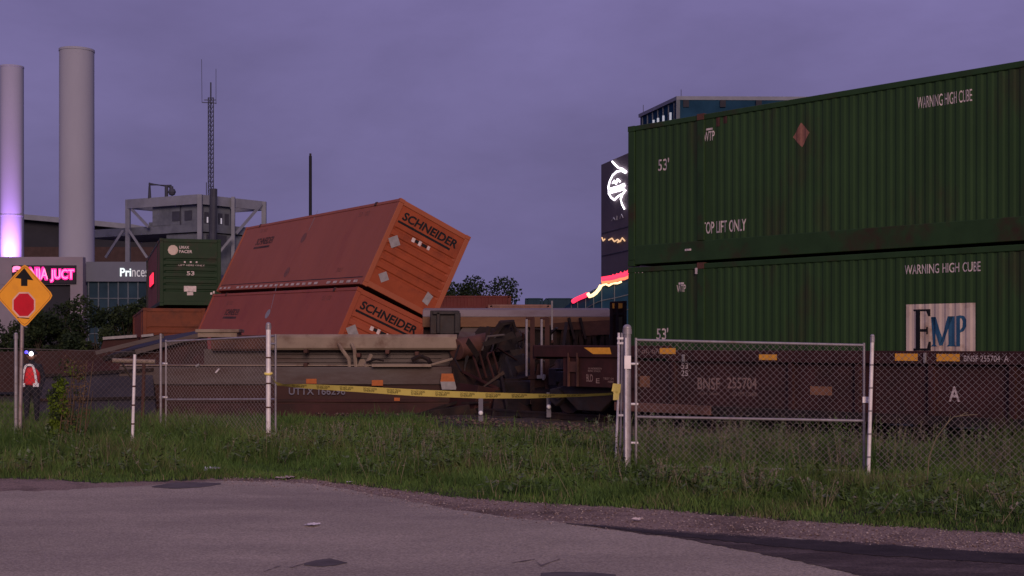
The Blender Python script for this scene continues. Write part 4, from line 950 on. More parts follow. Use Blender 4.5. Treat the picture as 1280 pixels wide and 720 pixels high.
mb = MB(); mb.quad(W(552.5, 487, -.25), W(571, 487, -.25), W(568.5, 477, -.25), W(550.5, 477, -.25), .02, 1); mb.quad(W(550.5, 477, -.25), W(568.5, 477, -.25), W(566, 467, -.25), W(552, 467, -.25), .02, 0); mb.build("reflector", [REFO, GREYSTK], wr)
# ledge, recess and the tan top sill
mb = MB(); mb.box(xl_, W(470, 0).x, -.02, .55, z_l, z_l + .03); mb.box(W(466, 0).x, W(540, 0).x, -.28, .3, z_l - .02, z_l + .05)
mb.quad(W(540, 457, -.28), W(566, 450, .1), W(566, 447, .1), W(540, 454.5, -.28), .04)
mb.build("ledge", TAN, wr, bev=.008)
mb = MB(); x3 = W(338, 0).x; mb.box(W(250, 0).x, xr2 - .1, .45, .6, z_l, z_s0 + .02)
for zz in (.25, .5, .75): mb.box(x3, xr2 - .3, .40, .46, z_l + (z_s0 - z_l) * zz - .012, z_l + (z_s0 - z_l) * zz + .012)
mb.build("recess_wall", GREYB, wr)
mb = MB(); xs0 = W(334, 0).x; d = z_s1 - z_s0
MS = Matrix(((0, 0, 1, xs0), (1, 0, 0, 0), (0, 1, 0, 0), (0, 0, 0, 1)))
pr = [(.12, z_s0), (.06, z_s0 + .05), (.05, z_s1 - .07), (.11, z_s1), (.50, z_s1), (.52, z_s0)]
mb.prism(pr, W(571, 0).x - xs0, MS); mb.build("top_sill", TAN, wr, bev=.015)
mb = MB(); mb.prism([(a, b - .02) for a, b in pr], xs0 - W(262, 0).x, Matrix(((0, 0, 1, W(262, 0).x), (1, 0, 0, .1), (0, 1, 0, 0), (0, 0, 0, 1)))); mb.build("dark_sill", RUSTB, wr, bev=.01)  # same sill profile continued left in a darker brown
mb = MB(); p, q = W(247, 421.5, .0), W(296, 411.5, .0); mb.box(p.x, q.x, .0, .6, p.z, q.z - .08); mb.box(p.x - .05, q.x + .06, -.05, .65, q.z - .08, q.z); mb.build("sill_box", TAN, wr, bev=.01)
mb = MB()
for a0, a1 in ((423, 438), (439, 446)): mb.path([W(a0 + (0 if a0 < 430 else 0), 429, -.02), W(a0 + 4, 436, -.05), W(a1 - 2, 449, .0), W(a1 - 1, 460, .02)], [.035, .05, .05, .045], 6)
mb.quad(W(446, 459, .0), W(462, 459, .0), W(455, 449, .2), W(450, 449, .2), .05); mb.bar(W(456, 459, -.02), W(464, 443, .1), .07)
mb.build("bracket", TAN, wr)
for a, b in ((448, 446), (382, 458), (484, 442), (521, 444), (382, 441)):
    mb = MB(); p = W(a, b - 2, -.05); mb.box(p.x - .05, p.x + .05, p.y - .05, p.y + .3, p.z - .05, p.z + .05); mb.build("bolt_block", RUSTB, wr, bev=.02)
mb = MB(); mb.path([W(458, 453, -.1), W(470, 449, -.12), W(480, 451, -.1)], .03, 6); mb.path([W(515, 450, -.1), W(525, 445, -.15), W(535, 449, -.1), W(538, 454, -.2)], .06, 6); mb.build("hose", CARDARK, wr)
mb = MB(); mb.tube(W(269.5, 466, -.13), W(274, 461, -.15), .022, 8); mb.build("handle", GALVB, wr)
mb = MB(); mb.tube(W(245, 458, -.13), W(249, 455.5, -.13), .03, 8); mb.build("handle", GREYSTK, wr)
mb = MB(); mb.box(xl_, xr2 - .3, .62, 2.2, -.05, z_l - .1); mb.box(W(340, 0).x, xr2 - .5, .62, 1.2, z_l, z_s1 - .1); mb.build("well_body", CARDARK, wr)
# folded end of that car, bent plates and tank
mb = MB()
mb.quad(W(566, 520, -.1), W(616, 522, .4), W(600, 470, .5), W(562, 456, .0), .06); mb.quad(W(562, 456, .0), W(600, 470, .5), W(634, 440, 1.2), W(575, 436, .6), .05)
mb.quad(W(600, 470, .5), W(616, 522, .4), W(668, 518, 1.2), W(640, 462, 1.2), .05); mb.quad(W(575, 438, .6), W(625, 452, 1.0), W(640, 412, 1.4), W(600, 408, 1.0), .05)
mb.build("crumpled_end", CARDARK, wr)
mb = MB(); mb.tube(W(570, 437, .1), W(612, 428, .9), .27, 20); mb.build("air_reservoir", RUSTB, wr, smooth=True, bev=.02)
mb = MB(); mb.quad(W(571, 425, .05), W(595, 424, .3), W(594, 416, .6), W(575, 414, .4), .04); mb.build("torn_plate", GREYB, wr)

# bent ladder frames
lad = thing("bent_ladder", "pair of leaning thin brown ladder frames in the dark wreckage", "ladder", at(610, 475, 33.2)); O2 = lad.location.copy()
for a in (592, 609):
    mb = MB(); pts_ = [rel(a + 9, 474, 33.2, O2), rel(a, 446, 33.2, O2), rel(a + 1, 442, 33.2, O2), rel(a + 7, 439.5, 33.3, O2), rel(a + 16, 472, 33.4, O2)]
    mb.path(pts_, .03, 6); mb.build("rail", CARRED, lad)
# white grab bars on the upended end frame
ef = thing("upended_end_frame", "upright maroon railcar end frame with two white grab bars", "wreckage", at(672, 470, 32.2)); O3 = ef.location.copy()
def E(px, py, dy=0): return rel(px, py, 32.2 + dy, O3)
for a in (658.3, 677): mb = MB(); mb.path([E(a, 470), E(a, 399)], .028, 8); mb.build("grab_bar", GALV, ef, smooth=True)

mb = MB()
for a in (665.5, 684): mb.bar(E(a, 505, .12), E(a, 397, .12), .11, .08)
for a, b in ((658, 667), (676, 685)): mb.bar(E(a, 398.5, .06), E(b, 398, .12), .06)
mb.bar(E(660, 472, .06), E(690, 470, .12), .08); mb.bar(E(672, 448.5, .06), E(684, 449, .12), .04)
mb.quad(E(663, 505, .2), E(688, 505, .2), E(686, 452, .2), E(672, 455, .2), .05)
mb.build("frame", CARRED, ef)
mb = MB(); mb.box(E(671, 0).x, E(682, 0).x, -.1, .0, E(0, 473).z, E(0, 469).z); mb.tube(E(679, 475, -.1), E(680.5, 468, -.1), .03, 6); mb.build("step", GREYSTK, ef)
sp = tag(None or thing("thin_rod", "thin pale upright rod in the wreck, right of the white bars", "rod", at(690, 427, 34)), None)
mb = MB(); mb.tube((0, 0, 0), at(690, 376, 34) - at(690, 427, 34), .025, 6); mb.build("rod", GREYSTK, sp)
mb = MB(); mb.ball((0, 0, 0), .05, 8); mb.build("foot", RUSTB, sp)
# tan railcar lying across behind
Yt = 38.5
tc_ = thing("overturned_well_car", "tan topped railcar lying across behind the dark wreckage", "railcar", (at(660, 432, Yt).x, Yt, 0)); O4 = tc_.location.copy()
def T4(px, py, dy=0): return at(px, py, Yt + dy) - O4
xa, xb = T4(528, 0).x, T4(763, 0).x; zs0, zs1 = T4(0, 409).z, T4(0, 384.5).z
zm_ = zs0 + (zs1 - zs0) * .52
MT4 = Matrix(((0, 0, 1, xa), (1, 0, 0, 0), (0, 1, 0, 0), (0, 0, 0, 1)))
mb = MB(); mb.prism([(-.02, zm_ + .005), (.16, zs1 - .05), (.5, zs1), (.9, zs1 - .05), (.9, zm_ + .005)], xb - xa, MT4); mb.build("top_sill", mat("railcar_sky_lit_grey", (.24, .195, .19), .6, var=.15, scale=1.3, dirt=(.17, .12, .11), dirt_amt=.4, stretch=(.4, 1, 1), bump=.08), tc_, bev=.03)  # upper face painted greyer for the sky light falling on it
mb = MB(); mb.prism([(.02, zs0), (-.02, zm_), (.88, zm_), (.88, zs0)], xb - xa, MT4); mb.build("lower_sill", mat("railcar_warm_lit_rust", (.215, .115, .065), .65, var=.2, scale=1.3, dirt=(.12, .055, .04), dirt_amt=.45, stretch=(.4, 1, 1), bump=.08), tc_, bev=.02)  # front face of the same sill, warm light put into its rust colour
mb = MB(); mb.quad(T4(690, 412, .02), T4(763, 412, .02), T4(763, 400, -.02), T4(690, 404, -.02), .03); mb.quad(T4(728, 420, .02), T4(763, 418, .02), T4(763, 408, .0), T4(728, 409, .0), .05); mb.build("sill_skirt", RUSTB, tc_)
mb = MB(); mb.box(xa, xb, .35, 1.6, 0, zs0); mb.build("well_body", CARDARK, tc_)
mb = MB()
for i, a in enumerate(np.linspace(694, 760, 9)): mb.bar(T4(a, 432, .15), T4(a + (3 if i % 2 else -2), 408, .1), .12, .1)
for a in (711, 725): mb.bar(T4(a + 7, 424, -.1), T4(a, 397, -.12), .09, .07)
mb.build("side_rib", CARDARK, tc_)
mb = MB(); mb.quad(T4(566, 427, -.3), T4(662, 420, -.2), T4(660, 408.5, .2), T4(579, 408.5, .1), .04); mb.build("side_plate", GREYB, tc_)
mb = MB(); mb.box(T4(540, 0).x, T4(575, 0).x, -.9, -.2, T4(0, 418).z, T4(0, 389).z); mb.bar(T4(548, 417, -.95), T4(548, 390, -.95), .10); mb.bar(T4(572, 417, -.95), T4(572, 391, -.95), .16); mb.bar(T4(541, 391, -.95), T4(574, 391, -.95), .10); mb.build("gear_box", STEELD, tc_, bev=.02)
# loose trucks thrown into the gap
lt = thing("railway_truck", "loose railway truck with wheels on edge in the dark gap", "railway truck", (at(632, 432, 34.6).x, 35.2, .55), (R(62), R(18), R(70)))
truck(lt, 0)
lt2 = thing("railway_truck", "loose railway truck standing upright under the maroon end platform", "railway truck", (at(672, 432, 33.6).x, 34.0, 0.02), (0, R(-6), R(58)))
truck(lt2, 0)
jk = thing("bent_beam", "dark bent steel beam arching over the loose wheels", "wreckage", at(640, 470, 34)); O5 = jk.location.copy()
mb = MB()
mb.path([rel(603, 455, 34.2, O5), rel(612, 430, 34, O5), rel(628, 404, 33.8, O5), rel(641, 402, 33.8, O5), rel(645, 415, 33.9, O5)], [.12, .14, .10, .06, .04], 7)
mb.quad(rel(620, 440, 33.9, O5), rel(650, 436, 34.2, O5), rel(640, 404, 34.2, O5), rel(625, 402, 33.9, O5), .08)
mb.bar(rel(646, 425, 33.7, O5), rel(664, 417, 33.7, O5), .1); mb.build("beam", CARDARK, jk)
mb = MB(); mb.path([rel(609, 422, 33.7, O5), rel(611, 408, 33.7, O5)], .06, 6); mb.path([rel(645, 438, 33.6, O5), rel(646, 430, 33.6, O5)], .03, 6); mb.build("hose", STEELD, jk)
# debris field low in the dark gap under the platform
deb = MB(); r9 = random.Random(9)
def debris(px, py, Y, sx_, sy_, sz_, label, m=CARDARK):
    t = thing("steel_plate", label, "wreckage", gnd(px, py) if Y is None else at(px, py, Y), (r9.uniform(-.4, .4), r9.uniform(-.5, .5), r9.uniform(0, 3)))
    mb = MB(); mb.box(-sx_, sx_, -sy_, sy_, -sz_, sz_); mb.box(-sx_ * .9, sx_ * .4, -sy_ * 1.2, -sy_, -sz_, sz_ * 2); mb.bar((-sx_, 0, sz_), (sx_ * 1.2, sy_, sz_ * 3), .07); mb.build("plate", m, t, bev=.01)
    return t
debris(560, 520, 33.0, .9, .5, .12, "flat dark steel plate on the ballast right of the brown railcar")
debris(640, 518, 32.6, 1.0, .5, .15, "twisted dark plate between the two bright marker stakes")
debris(735, 510, 31.5, .8, .6, .2, "dark plate at the ballast left of the gate post", CARRED)
debris(720, 480, 33, 1.2, .7, .3, "dark heap of plate under the yellow striped platform")
debris(590, 497, 34.0, 1.1, .6, .3, "bent dark sheet behind the caution tape", CARRED)
# tangle of rods, brake pipes and hoses over the gap
tg = thing("tangled_brake_rigging", "tangle of thin dark rods, pipes and hoses hanging in the wreck gap", "wreckage", at(620, 470, 33.4)); Og2 = tg.location.copy()
r7 = random.Random(77)
for i in range(36):
    x, y = r7.uniform(572, 700), r7.uniform(418, 512); a = r7.gauss(.9, .8); ln_ = r7.uniform(10, 42); Yd_ = r7.uniform(32.8, 34.4)
    x2, y2 = x + math.cos(a) * ln_, y - math.sin(a) * ln_ * .8
    if y2 < 404: y2 = 404 + r7.uniform(0, 8)
    if y2 > 516: y2 = 516
    p, q = rel(x, y, Yd_, Og2), rel(x2, y2, Yd_ + r7.uniform(-.5, .5), Og2); m_ = r7.choice([CARDARK, STEELD, CARRED, CARDARK]) if i % 9 else GREYB; mb = MB()
    if i % 3 == 0: mid = (p + q) / 2 + Vector((r7.uniform(-.15, .15), 0, r7.uniform(-.2, .2))); mb.path([p, mid, q], r7.uniform(.015, .03), 6); mb.build("hose", m_, tg, smooth=True)
    elif i % 3 == 1: mb.bar(p, q, r7.uniform(.04, .12), r7.uniform(.02, .05)); mb.build("rod", m_, tg)
    else: mb.quad(p, q, q + Vector((r7.uniform(-.1, .1), 0, r7.uniform(.05, .18))), p + Vector((r7.uniform(-.1, .1), 0, r7.uniform(.05, .15))), .02); mb.build("bent_plate", m_, tg)
# tilted sheets at the far left
ts = thing("tilted_flatcar_deck", "dark tilted deck of a broken railcar left of the chain link gate", "wreckage", at(190, 455, 40)); O6 = ts.location.copy()
def S6(px, py, dy=0): return rel(px, py, 40 + dy, O6)
mb = MB(); mb.quad(S6(128, 446, 0), S6(258, 418, 0), S6(262, 411, .8), S6(200, 421, 1.2), .12); mb.build("deck", STEELD, ts)
mb = MB(); mb.bar(S6(120, 441, .2), S6(205, 420, .4), .12); mb.bar(S6(170, 440, -.1), S6(250, 419, -.1), .14); mb.build("edge_beam", GREYB, ts)
mb = MB(); mb.quad(S6(100, 476, -.2), S6(262, 470, -.2), S6(258, 424, .2), S6(110, 452, .2), .1); mb.build("side", CARRED, ts)
rd = thing("broken_beam", "rusty red beam end with pale edge beside the dull orange container", "wreckage", at(150, 440, 45)); O7 = rd.location.copy()
mb = MB(); mb.quad(rel(122, 446, 45, O7), rel(178, 441, 45, O7), rel(172, 421, 45, O7), rel(130, 424, 45, O7), .3); mb.quad(rel(178, 434, 45, O7), rel(200, 430, 45, O7), rel(196, 418, 45, O7), rel(176, 421, 45, O7), .3); mb.build("beam", CARRED, rd)
mb = MB(); mb.bar(rel(129, 423, 44.9, O7), rel(171, 420, 44.9, O7), .09); mb.bar(rel(177, 420, 44.9, O7), rel(192, 418.5, 44.9, O7), .08); mb.build("edge_strip", GREYSTK, rd)
rb = thing("rusty_railcar", "rust brown side of a railcar far left behind the fence", "railcar", at(40, 480, 48)); O8 = rb.location.copy()
mb = MB(); mb.quad(rel(-120, 490, 48, O8), rel(135, 490, 46, O8), rel(135, 437, 46, O8), rel(-120, 442, 48, O8), 1.6); mb.build("side", mat("rusty_side", (.050, .024, .022), .8, var=.3, scale=.8, dirt=(.05, .03, .028), dirt_amt=.5), rb)
mb = MB()
for a in range(-100, 130, 26): mb.bar(rel(a, 489, 47.2 - a * .004, O8), rel(a, 440, 47.2 - a * .004, O8), .1)
mb.build("rib", CARDARK, rb)
pp = thing("steel_pipe", "pale horizontal pipe behind the leaning thin post", "pipe", at(167, 451, 30)); mb = MB(); mb.tube(at(141, 450.5, 30) - at(167, 451, 30), at(194, 452.3, 30) - at(167, 451, 30), .05, 8); mb.tube(at(150, 450, 30) - at(167, 451, 30), at(166, 475, 31) - at(167, 451, 30), .025, 6); mb.build("tube", TAN, pp, smooth=True)
mb = MB(); mb.tube(at(180, 453, 30) - at(167, 451, 30), at(178, 530, 30) - at(167, 451, 30), .04, 8); mb.build("stand", RUSTB, pp)
dp = thing("dumped_panel", "dark blue grey steel panel on the ground behind the left fence", "wreckage", at(150, 520, 33)); O9 = dp.location.copy()
mb = MB(); mb.quad(rel(40, 528, 33, O9), rel(196, 528, 33, O9), rel(190, 462, 33.8, O9), rel(52, 470, 33.8, O9), .15); mb.build("panel", mat("panel_blue_grey", (.040, .036, .048), .7, var=.3, scale=1.5), dp)
mb = MB(); mb.bar(rel(50, 470, 33.7, O9), rel(192, 462, 33.7, O9), .08); mb.bar(rel(44, 500, 33.3, O9), rel(194, 497, 33.3, O9), .07); mb.build("rib", CARDARK, dp)

# marker stakes with bright caps
mk = thing("marker_stake", "left grey stake with bright round cap under the caution tape", "stake", at(601, 524, 30.2), None, "marker stakes at the ballast")
mb = MB(); mb.box(-.05, .05, -.02, .02, -.1, .46); mb.build("post", mat("stake_grey", (.16, .15, .18), .6), mk)
mb = MB(); mb.ball((0, -.06, .14), .055, 10); mb.build("cap", mat("reflective_cap", (.95, .92, .9), .2, emit=None), mk, smooth=True)
dup(mk, at(686, 516, 30.6), 0, "right grey stake with bright round cap under the caution tape")

# ------------------------------------------------------------------ fence, gates, tape
def chain(name, A_, B_, h, parent, z0=.03, pitch=.086, r_=.0026, m=WIRE):
    """woven diamond wire between two points on the ground line"""
    A_ = Vector(A_); B_ = Vector(B_); Ln = (B_ - A_).xy.length; d = Vector(((B_ - A_).x / Ln, (B_ - A_).y / Ln, 0)); nn_ = Vector((-d.y, d.x, 0)); dz = (B_.z - A_.z) / Ln
    mb = MB(); k = int((Ln + h) / pitch) + 2
    for sgn in (1, -1):
        for i in range(-int(h / pitch) - 2, k):
            u0 = i * pitch; pts_ = []
            ua_, ub_ = (u0, u0 + h) if sgn > 0 else (u0 + h, u0)      # at z=0 and z=h
            z_a, z_b_ = 0.0, h
            sl = (ub_ - ua_) / h
            for lim in (0.0, Ln):
                pass
            lo_t, hi_t = 0.0, 1.0
            for lim, lower in ((0.0, True), (Ln, False)):
                t = (lim - ua_) / (ub_ - ua_)
                if (ub_ > ua_) == lower: lo_t = max(lo_t, t)
                else: hi_t = min(hi_t, t)
            if hi_t - lo_t < .004: continue
            def PT_(t):
                u = ua_ + (ub_ - ua_) * t; return A_ + d * u + Vector((0, 0, z0 + h * t + dz * u)) + nn_ * (.003 * sgn)
            p, q = PT_(lo_t), PT_(hi_t); n_ = max(1, int((q - p).length / .8))
            mb.tube(p, q, r_, 4, cap=False)
    return mb.build(name, m, parent)
def post(name, label, x, y, h, r_, m, group=None, bands=(), cap=True, lean=(0, 0), bandm=None):
    t = thing(name, label, "post", (x, y, 0), None, group)
    mb = MB(); mb.path([(0, 0, -.05), (lean[0], lean[1], h)], r_, 16); mb.build("shaft", m, t, smooth=True)
    if cap:
        mb = MB(); mb.tube((lean[0], lean[1], h - .05), (lean[0], lean[1], h + .02), r_ * 1.22, 16); mb.ball((lean[0], lean[1], h + .03), r_ * 1.15, 12, 0, .9); mb.build("cap", GALV, t, smooth=True)
    for b in bands:
        f_ = b / h; mb = MB(); mb.tube((lean[0] * f_, lean[1] * f_, b - .012), (lean[0] * f_, lean[1] * f_, b + .012), r_ * 1.13, 14); mb.build("tie_band", bandm or RUSTB, t)
    return t
FP = "chain link fence posts"
pA = gnd(335.5, 563); hA = at(335, 408, pA.y).z
post("fence_post", "bright round fence post holding the left end of the caution tape", pA.x, pA.y, hA, .040, GALVB, FP, bands=(.28, .72, 1.12, 1.55))
pB = gnd(784, 594); hB = at(785, 413, pB.y).z
pb_t = post("fence_post", "thick grey gate post with pale tag near the centre right", pB.x, pB.y, hB, .052, GALV, FP, bands=(.35,), bandm=GALV)
mb = MB(); mb.box(-.045, .045, -.075, -.062, hB - .52, hB - .34); mb.build("tag_plate", GALVB, pb_t, bev=.004)
mb = MB(); mb.tube((-.022, -.058, .05), (-.022, -.058, hB - .1), .014, 8); mb.build("tension_bar", GALVB, pb_t)
pC = gnd(1085, 600); hC = at(1090, 423, pC.y).z
post("fence_post", "bright thin fence post at the right end of the gate, leaning right", pC.x, pC.y, hC, .025, GALVB, FP, bands=(.3, .6, .9, 1.2, 1.5), lean=(at(1090.5, 432, pC.y).x - pC.x, 0), bandm=GALV, cap=True)
pD = gnd(165, 569); hD = at(168, 443, pD.y).z
post("fence_post", "thin bright steel stake leaning right, lower than its neighbours", pD.x, pD.y, hD, .024, GALVB, FP, bands=(.2, .5, .8, 1.1), lean=(at(168.5, 432, pD.y).x - pD.x, 0), cap=False)
pE = gnd(201, 552); hE = at(201, 417, pE.y).z
post("fence_post", "thin pinkish pole at the far left edge of the left gate leaf", pE.x, pE.y, hE, .023, GALV, FP, cap=False)
pF = gnd(20, 560); hF = at(20.5, 420, pF.y).z
post("fence_post", "pale fence post directly left of the road sign pole", pF.x, pF.y, hF, .030, GALV, FP, bands=(.5, .7, .9, 1.1), bandm=WIRE)
def gate(label, A_, B_, zt_a, zt_b, zm_a, zm_b, zb, mesh_name="mesh"):
    t = thing("chain_link_gate", label, "gate", A_, None, "chain link gate leaves"); B2 = Vector(B_) - Vector(A_); A2 = Vector((0, 0, 0))
    rr = .018
    def pt(f_, z): return Vector((B2.x * f_, B2.y * f_, z))
    for nm, za, zb_ in (("top_rail", zt_a, zt_b), ("middle_rail", zm_a, zm_b), ("bottom_rail", zb, zb)):
        mb = MB(); mb.tube(pt(0, za), pt(1, zb_), rr, 10); mb.build(nm, GALV, t, smooth=True)
    for f_, za in ((0, zt_a), (1, zt_b)):
        mb = MB(); mb.tube(pt(f_, zb), pt(f_, za + .03), rr, 10); mb.build("stile", GALV, t, smooth=True)
    chain("mesh", pt(0, 0), pt(1, (zt_b - zt_a)), zt_a - zb - .01, t, zb)
    return t
gR0 = gnd(795, 592); gR1 = gnd(1080, 598.5)
tR = gate("right chain link gate leaf before the standing railcar", gR0, gR1, at(795, 425, gR0.y).z, at(1080, 431.5, gR1.y).z, at(795, 521, gR0.y).z, at(1080, 526, gR1.y).z, .10)
for z in (1.5, .95, .42):
    mb = MB(); mb.tube((-.16, 0, z), (.03, 0, z), .016, 8); mb.build("hinge_clamp", GALVB, tR)
mb = MB(); e_ = gR1 - gR0; mb.box(e_.x - .03, e_.x + .05, e_.y - .05, e_.y - .02, 1.0, 1.08); mb.build("latch", GALVB, tR)
gL0 = gnd(207.5, 551); gL1 = gnd(344.5, 559.5)
tL = gate("left chain link gate leaf before the wrecked railcar", gL0, gL1, at(207, 427, gL0.y).z, at(344, 420, gL1.y).z, at(207, 499.5, gL0.y).z, at(344, 499, gL1.y).z, .10)
mb = MB(); mb.tube((-.12, 0, 1.42), (.03, 0, 1.42), .018, 8); mb.tube((-.12, 0, .80), (.03, 0, .80), .018, 8); mb.build("hinge_clamp", GALVB, tL)
mb = MB(); q_ = gL1 - gL0; mb.tube((q_.x - .14, q_.y - .05, .22), (q_.x, q_.y, .22), .03, 8); mb.tube((q_.x - .14, q_.y - .05, 1.78), (q_.x, q_.y, 1.78), .02, 8); mb.build("hinge_clamp", GALV, tL)
# folded edge poles left of the centre post carry the right end of the tape
gp = thing("gate_edge_pole", "two thin pale poles left of the thick gate post, holding the tape knot", "pole", gnd(770.5, 588)); Og = gp.location.copy(); Yg2 = Og.y
for a0, a1, m_ in ((769.5, 773.5, GALVB), (775, 777.5, GALV)):
    mb = MB(); mb.path([at(a0 - .5, 590, Yg2) - Og, at(a1 - .8, 500, Yg2) - Og, at(a1, 416, Yg2) - Og], .017, 8); mb.build("pole", m_, gp, smooth=True)
for py in (423, 429, 519): mb = MB(); mb.bar(at(771.5, py, Yg2 - .02) - Og, at(782, py, Yg2 - .02) - Og, .03); mb.build("clamp", GALVB, gp)
# fences
f1 = thing("chain_link_fence", "chain link fence right of the gate, along the weeds", "fence", pC); q1 = gnd(1420, 610) - pC
chain("mesh", (.1, 0, 0), q1, at(1120, 441, pC.y).z - .05, f1, .05)
f2 = thing("chain_link_fence", "chain link fence left of the left gate leaf", "fence", pF); q2 = pE - pF
WIRED = mat("rusty_wire", (.12, .10, .10), .6, var=.25, scale=3)
chain("mesh", (.02, 0, 0), q2, 1.62, f2, .05, pitch=.10, m=WIRED)
mb = MB(); mb.tube((0, 0, 1.70), (q2.x, q2.y, 1.62), .006, 6); mb.build("top_wire", WIRED, f2)
chain("mesh", (-.02, 0, 0), (-2.5, -.3, 0), 1.62, f2, .05, pitch=.10, m=WIRED)
mb = MB(); mb.tube((0, 0, 1.70), (-2.5, -.3, 1.70), .006, 6); mb.build("top_wire", WIRED, f2)
# tape
tp = thing("caution_tape", "yellow caution tape with black print strung across the open gateway", "tape")
key = [(338.5, 467.5, 22.4, .05, 1.2), (342, 475, 22.3, .06, 1.0), (345.5, 479.5, 22.3, .06, .6), (356, 481.5, 22.3, .035, .35), (380, 482.8, 22.2, .075, .15), (440, 486, 21.7, .095, .0), (520, 491, 21.0, .105, -.05), (600, 494.2, 20.3, .095, .1), (660, 495, 19.8, .075, .35), (700, 494.7, 19.5, .05, .8), (735, 494, 19.3, .04, 1.1), (768, 492.3, 19.05, .035, 1.3)]
K = np.array(key); tt = np.linspace(0, 1, len(K)); uu = np.linspace(0, 1, 120); C = np.stack([np.interp(uu, tt, K[:, i]) for i in range(5)], 1)
C[1:-1] = (C[:-2] + C[1:-1] * 2 + C[2:]) / 4
mb = MB(); vs = []; lens = [0]; ctr = [at(c[0], c[1], c[2]) for c in C]
wid = .115
for i, c in enumerate(C):
    p = ctr[i]; hgt = min(wid, c[3]) / 2; dpt = math.sqrt(max(0, (wid / 2) ** 2 - hgt ** 2)); wob = .004 * math.sin(i * .7)
    vs += [p + Vector((0, dpt + wob, -hgt)), p + Vector((0, -dpt + wob, hgt))]
    if i: lens.append(lens[-1] + (ctr[i] - ctr[i - 1]).length)
mb.add(vs, [(2 * i, 2 * i + 2, 2 * i + 3, 2 * i + 1) for i in range(len(C) - 1)])
def on_tape(s, v):
    i = int(np.clip(np.searchsorted(lens, s) - 1, 0, len(C) - 2)); f_ = (s - lens[i]) / (lens[i + 1] - lens[i])
    lo_ = vs[2 * i].lerp(vs[2 * i + 2], f_); hi_ = vs[2 * i + 1].lerp(vs[2 * i + 3], f_); return lo_.lerp(hi_, v) + Vector((0, -.006, .001))
s = lens[int(np.searchsorted(C[:, 0], 362))]
while s < lens[-1] - .4:
    for body, v0, v1 in (("DO NOT CROSS", .52, .84), ("SHERIFF", .16, .48)):
        ww_ = .27 if v0 > .5 else .22; g = text_geo(body, 1.0, ww_, .0)
        bmv = [on_tape(s + .02 + a, v0 + b * (v1 - v0)) for a, b in g[0]]; mb.add(bmv, g[1], 1)
    s += .475
mb.build("band", [TAPE, BLACKP], tp)
mb = MB(); kn = at(770.5, 489, 18.95); mb.ball(kn, .055, 8, 0, 1.3); mb.quad(kn + Vector((-.07, -.03, .0)), kn + Vector((.05, -.04, -.02)), kn + Vector((.06, -.04, .10)), kn + Vector((-.05, -.03, .11)), .01); mb.quad(kn + Vector((-.05, -.05, -.12)), kn + Vector((.03, -.05, -.12)), kn + Vector((.04, -.04, .02)), kn + Vector((-.04, -.04, .02)), .01); mb.build("knot", TAPE, tp)
mb = MB(); mb.path([(pA.x + .055 * math.cos(a), pA.y + .055 * math.sin(a), at(338, 467, 22.6).z + .01 * math.sin(a)) for a in np.linspace(0, 6.28, 16)], .02, 6); mb.build("loop", TAPE, tp)

# ------------------------------------------------------------------ road sign
sgn = thing("stop_ahead_sign", "orange diamond stop ahead sign with arrow and red octagon on a pole", "road sign", gnd(27, 560)); Ys = sgn.location.y; Os = sgn.location.copy()
def SP(px, py, dy=0): return at(px, py, Ys + dy) - Os
mb = MB(); mb.path([SP(24.5, 560, .04), SP(28.5, 370, .04)], .033, 12); mb.build("pole", mat("sign_pole", (.36, .29, .29), .45, metal=.3, var=.2, scale=8, dirt=(.2, .12, .1), dirt_amt=.35, dirt_scale=5), sgn, smooth=True)
cs_ = SP(31, 369.5); rw, rh = (SP(67.3, 0).x - cs_.x), (SP(0, 329).z - cs_.z)
MSg = Matrix(((1, 0, .06, cs_.x), (0, 0, -1, 0), (0, 1, 0, cs_.z), (0, 0, 0, 1)))
def dia(k, rnd=.10):
    out_ = []
    cn = [(0, -rh * k), (rw * k, 0), (0, rh * k), (-rw * k, 0)]
    for i in range(4):
        a = Vector(cn[i - 1] + (0,)); b = Vector(cn[i] + (0,)); c = Vector(cn[(i + 1) % 4] + (0,))
        for t in (0, .5, 1):
            p = b.lerp(a, rnd).lerp(b, t).lerp(b.lerp(c, rnd), t) if False else (b.lerp(a, rnd) * (1 - t) ** 2 + b * 2 * t * (1 - t) + b.lerp(c, rnd) * t ** 2)
            out_.append((p.x, p.y))
    return out_
mb = MB(); mb.prism(dia(1), .006, MSg @ Matrix.Translation((0, 0, 0)), 0); pan = mb.build("sign_panel", mat("sign_orange", (.95, .40, .035), .45, var=.05, scale=5, dirt=(.75, .3, .04), dirt_amt=.2), sgn)
mb = MB(); o1 = dia(.97); i1 = dia(.90); k = len(o1)
vs_ = [(x, y, .0085) for x, y in o1] + [(x, y, .0085) for x, y in i1]; 
b1_ = dia(.945); b2_ = dia(.925)
vs_ = [(x, y, .0085) for x, y in b1_] + [(x, y, .0085) for x, y in b2_]
mb.add(vs_, [(i, (i + 1) % k, k + (i + 1) % k, k + i) for i in range(k)], 1, MSg)
def SL(px, py): p = SP(px, py); return ((p.x - cs_.x), (p.z - cs_.z))
mb.add([(x, y, .009) for x, y in [SL(30.5, 335), SL(42, 350.5), SL(34.5, 349.5), SL(34.5, 357.5), SL(26.5, 357.5), SL(26.5, 348.5), SL(19, 347.5)][::-1]], [(0, 1, 2, 3, 4, 5, 6)], 0, MSg)
mb.add([(x, y, .009) for x, y in [SL(22, 396.2), SL(37, 397.8), SL(37, 398.8), SL(22, 397.2)][::-1]], [(0, 1, 2, 3)], 0, MSg)
mb.build("arrow_symbol", [BLACKP, mat("sign_border_brown", (.42, .15, .03), .5)], sgn)
oc = SL(30, 381)
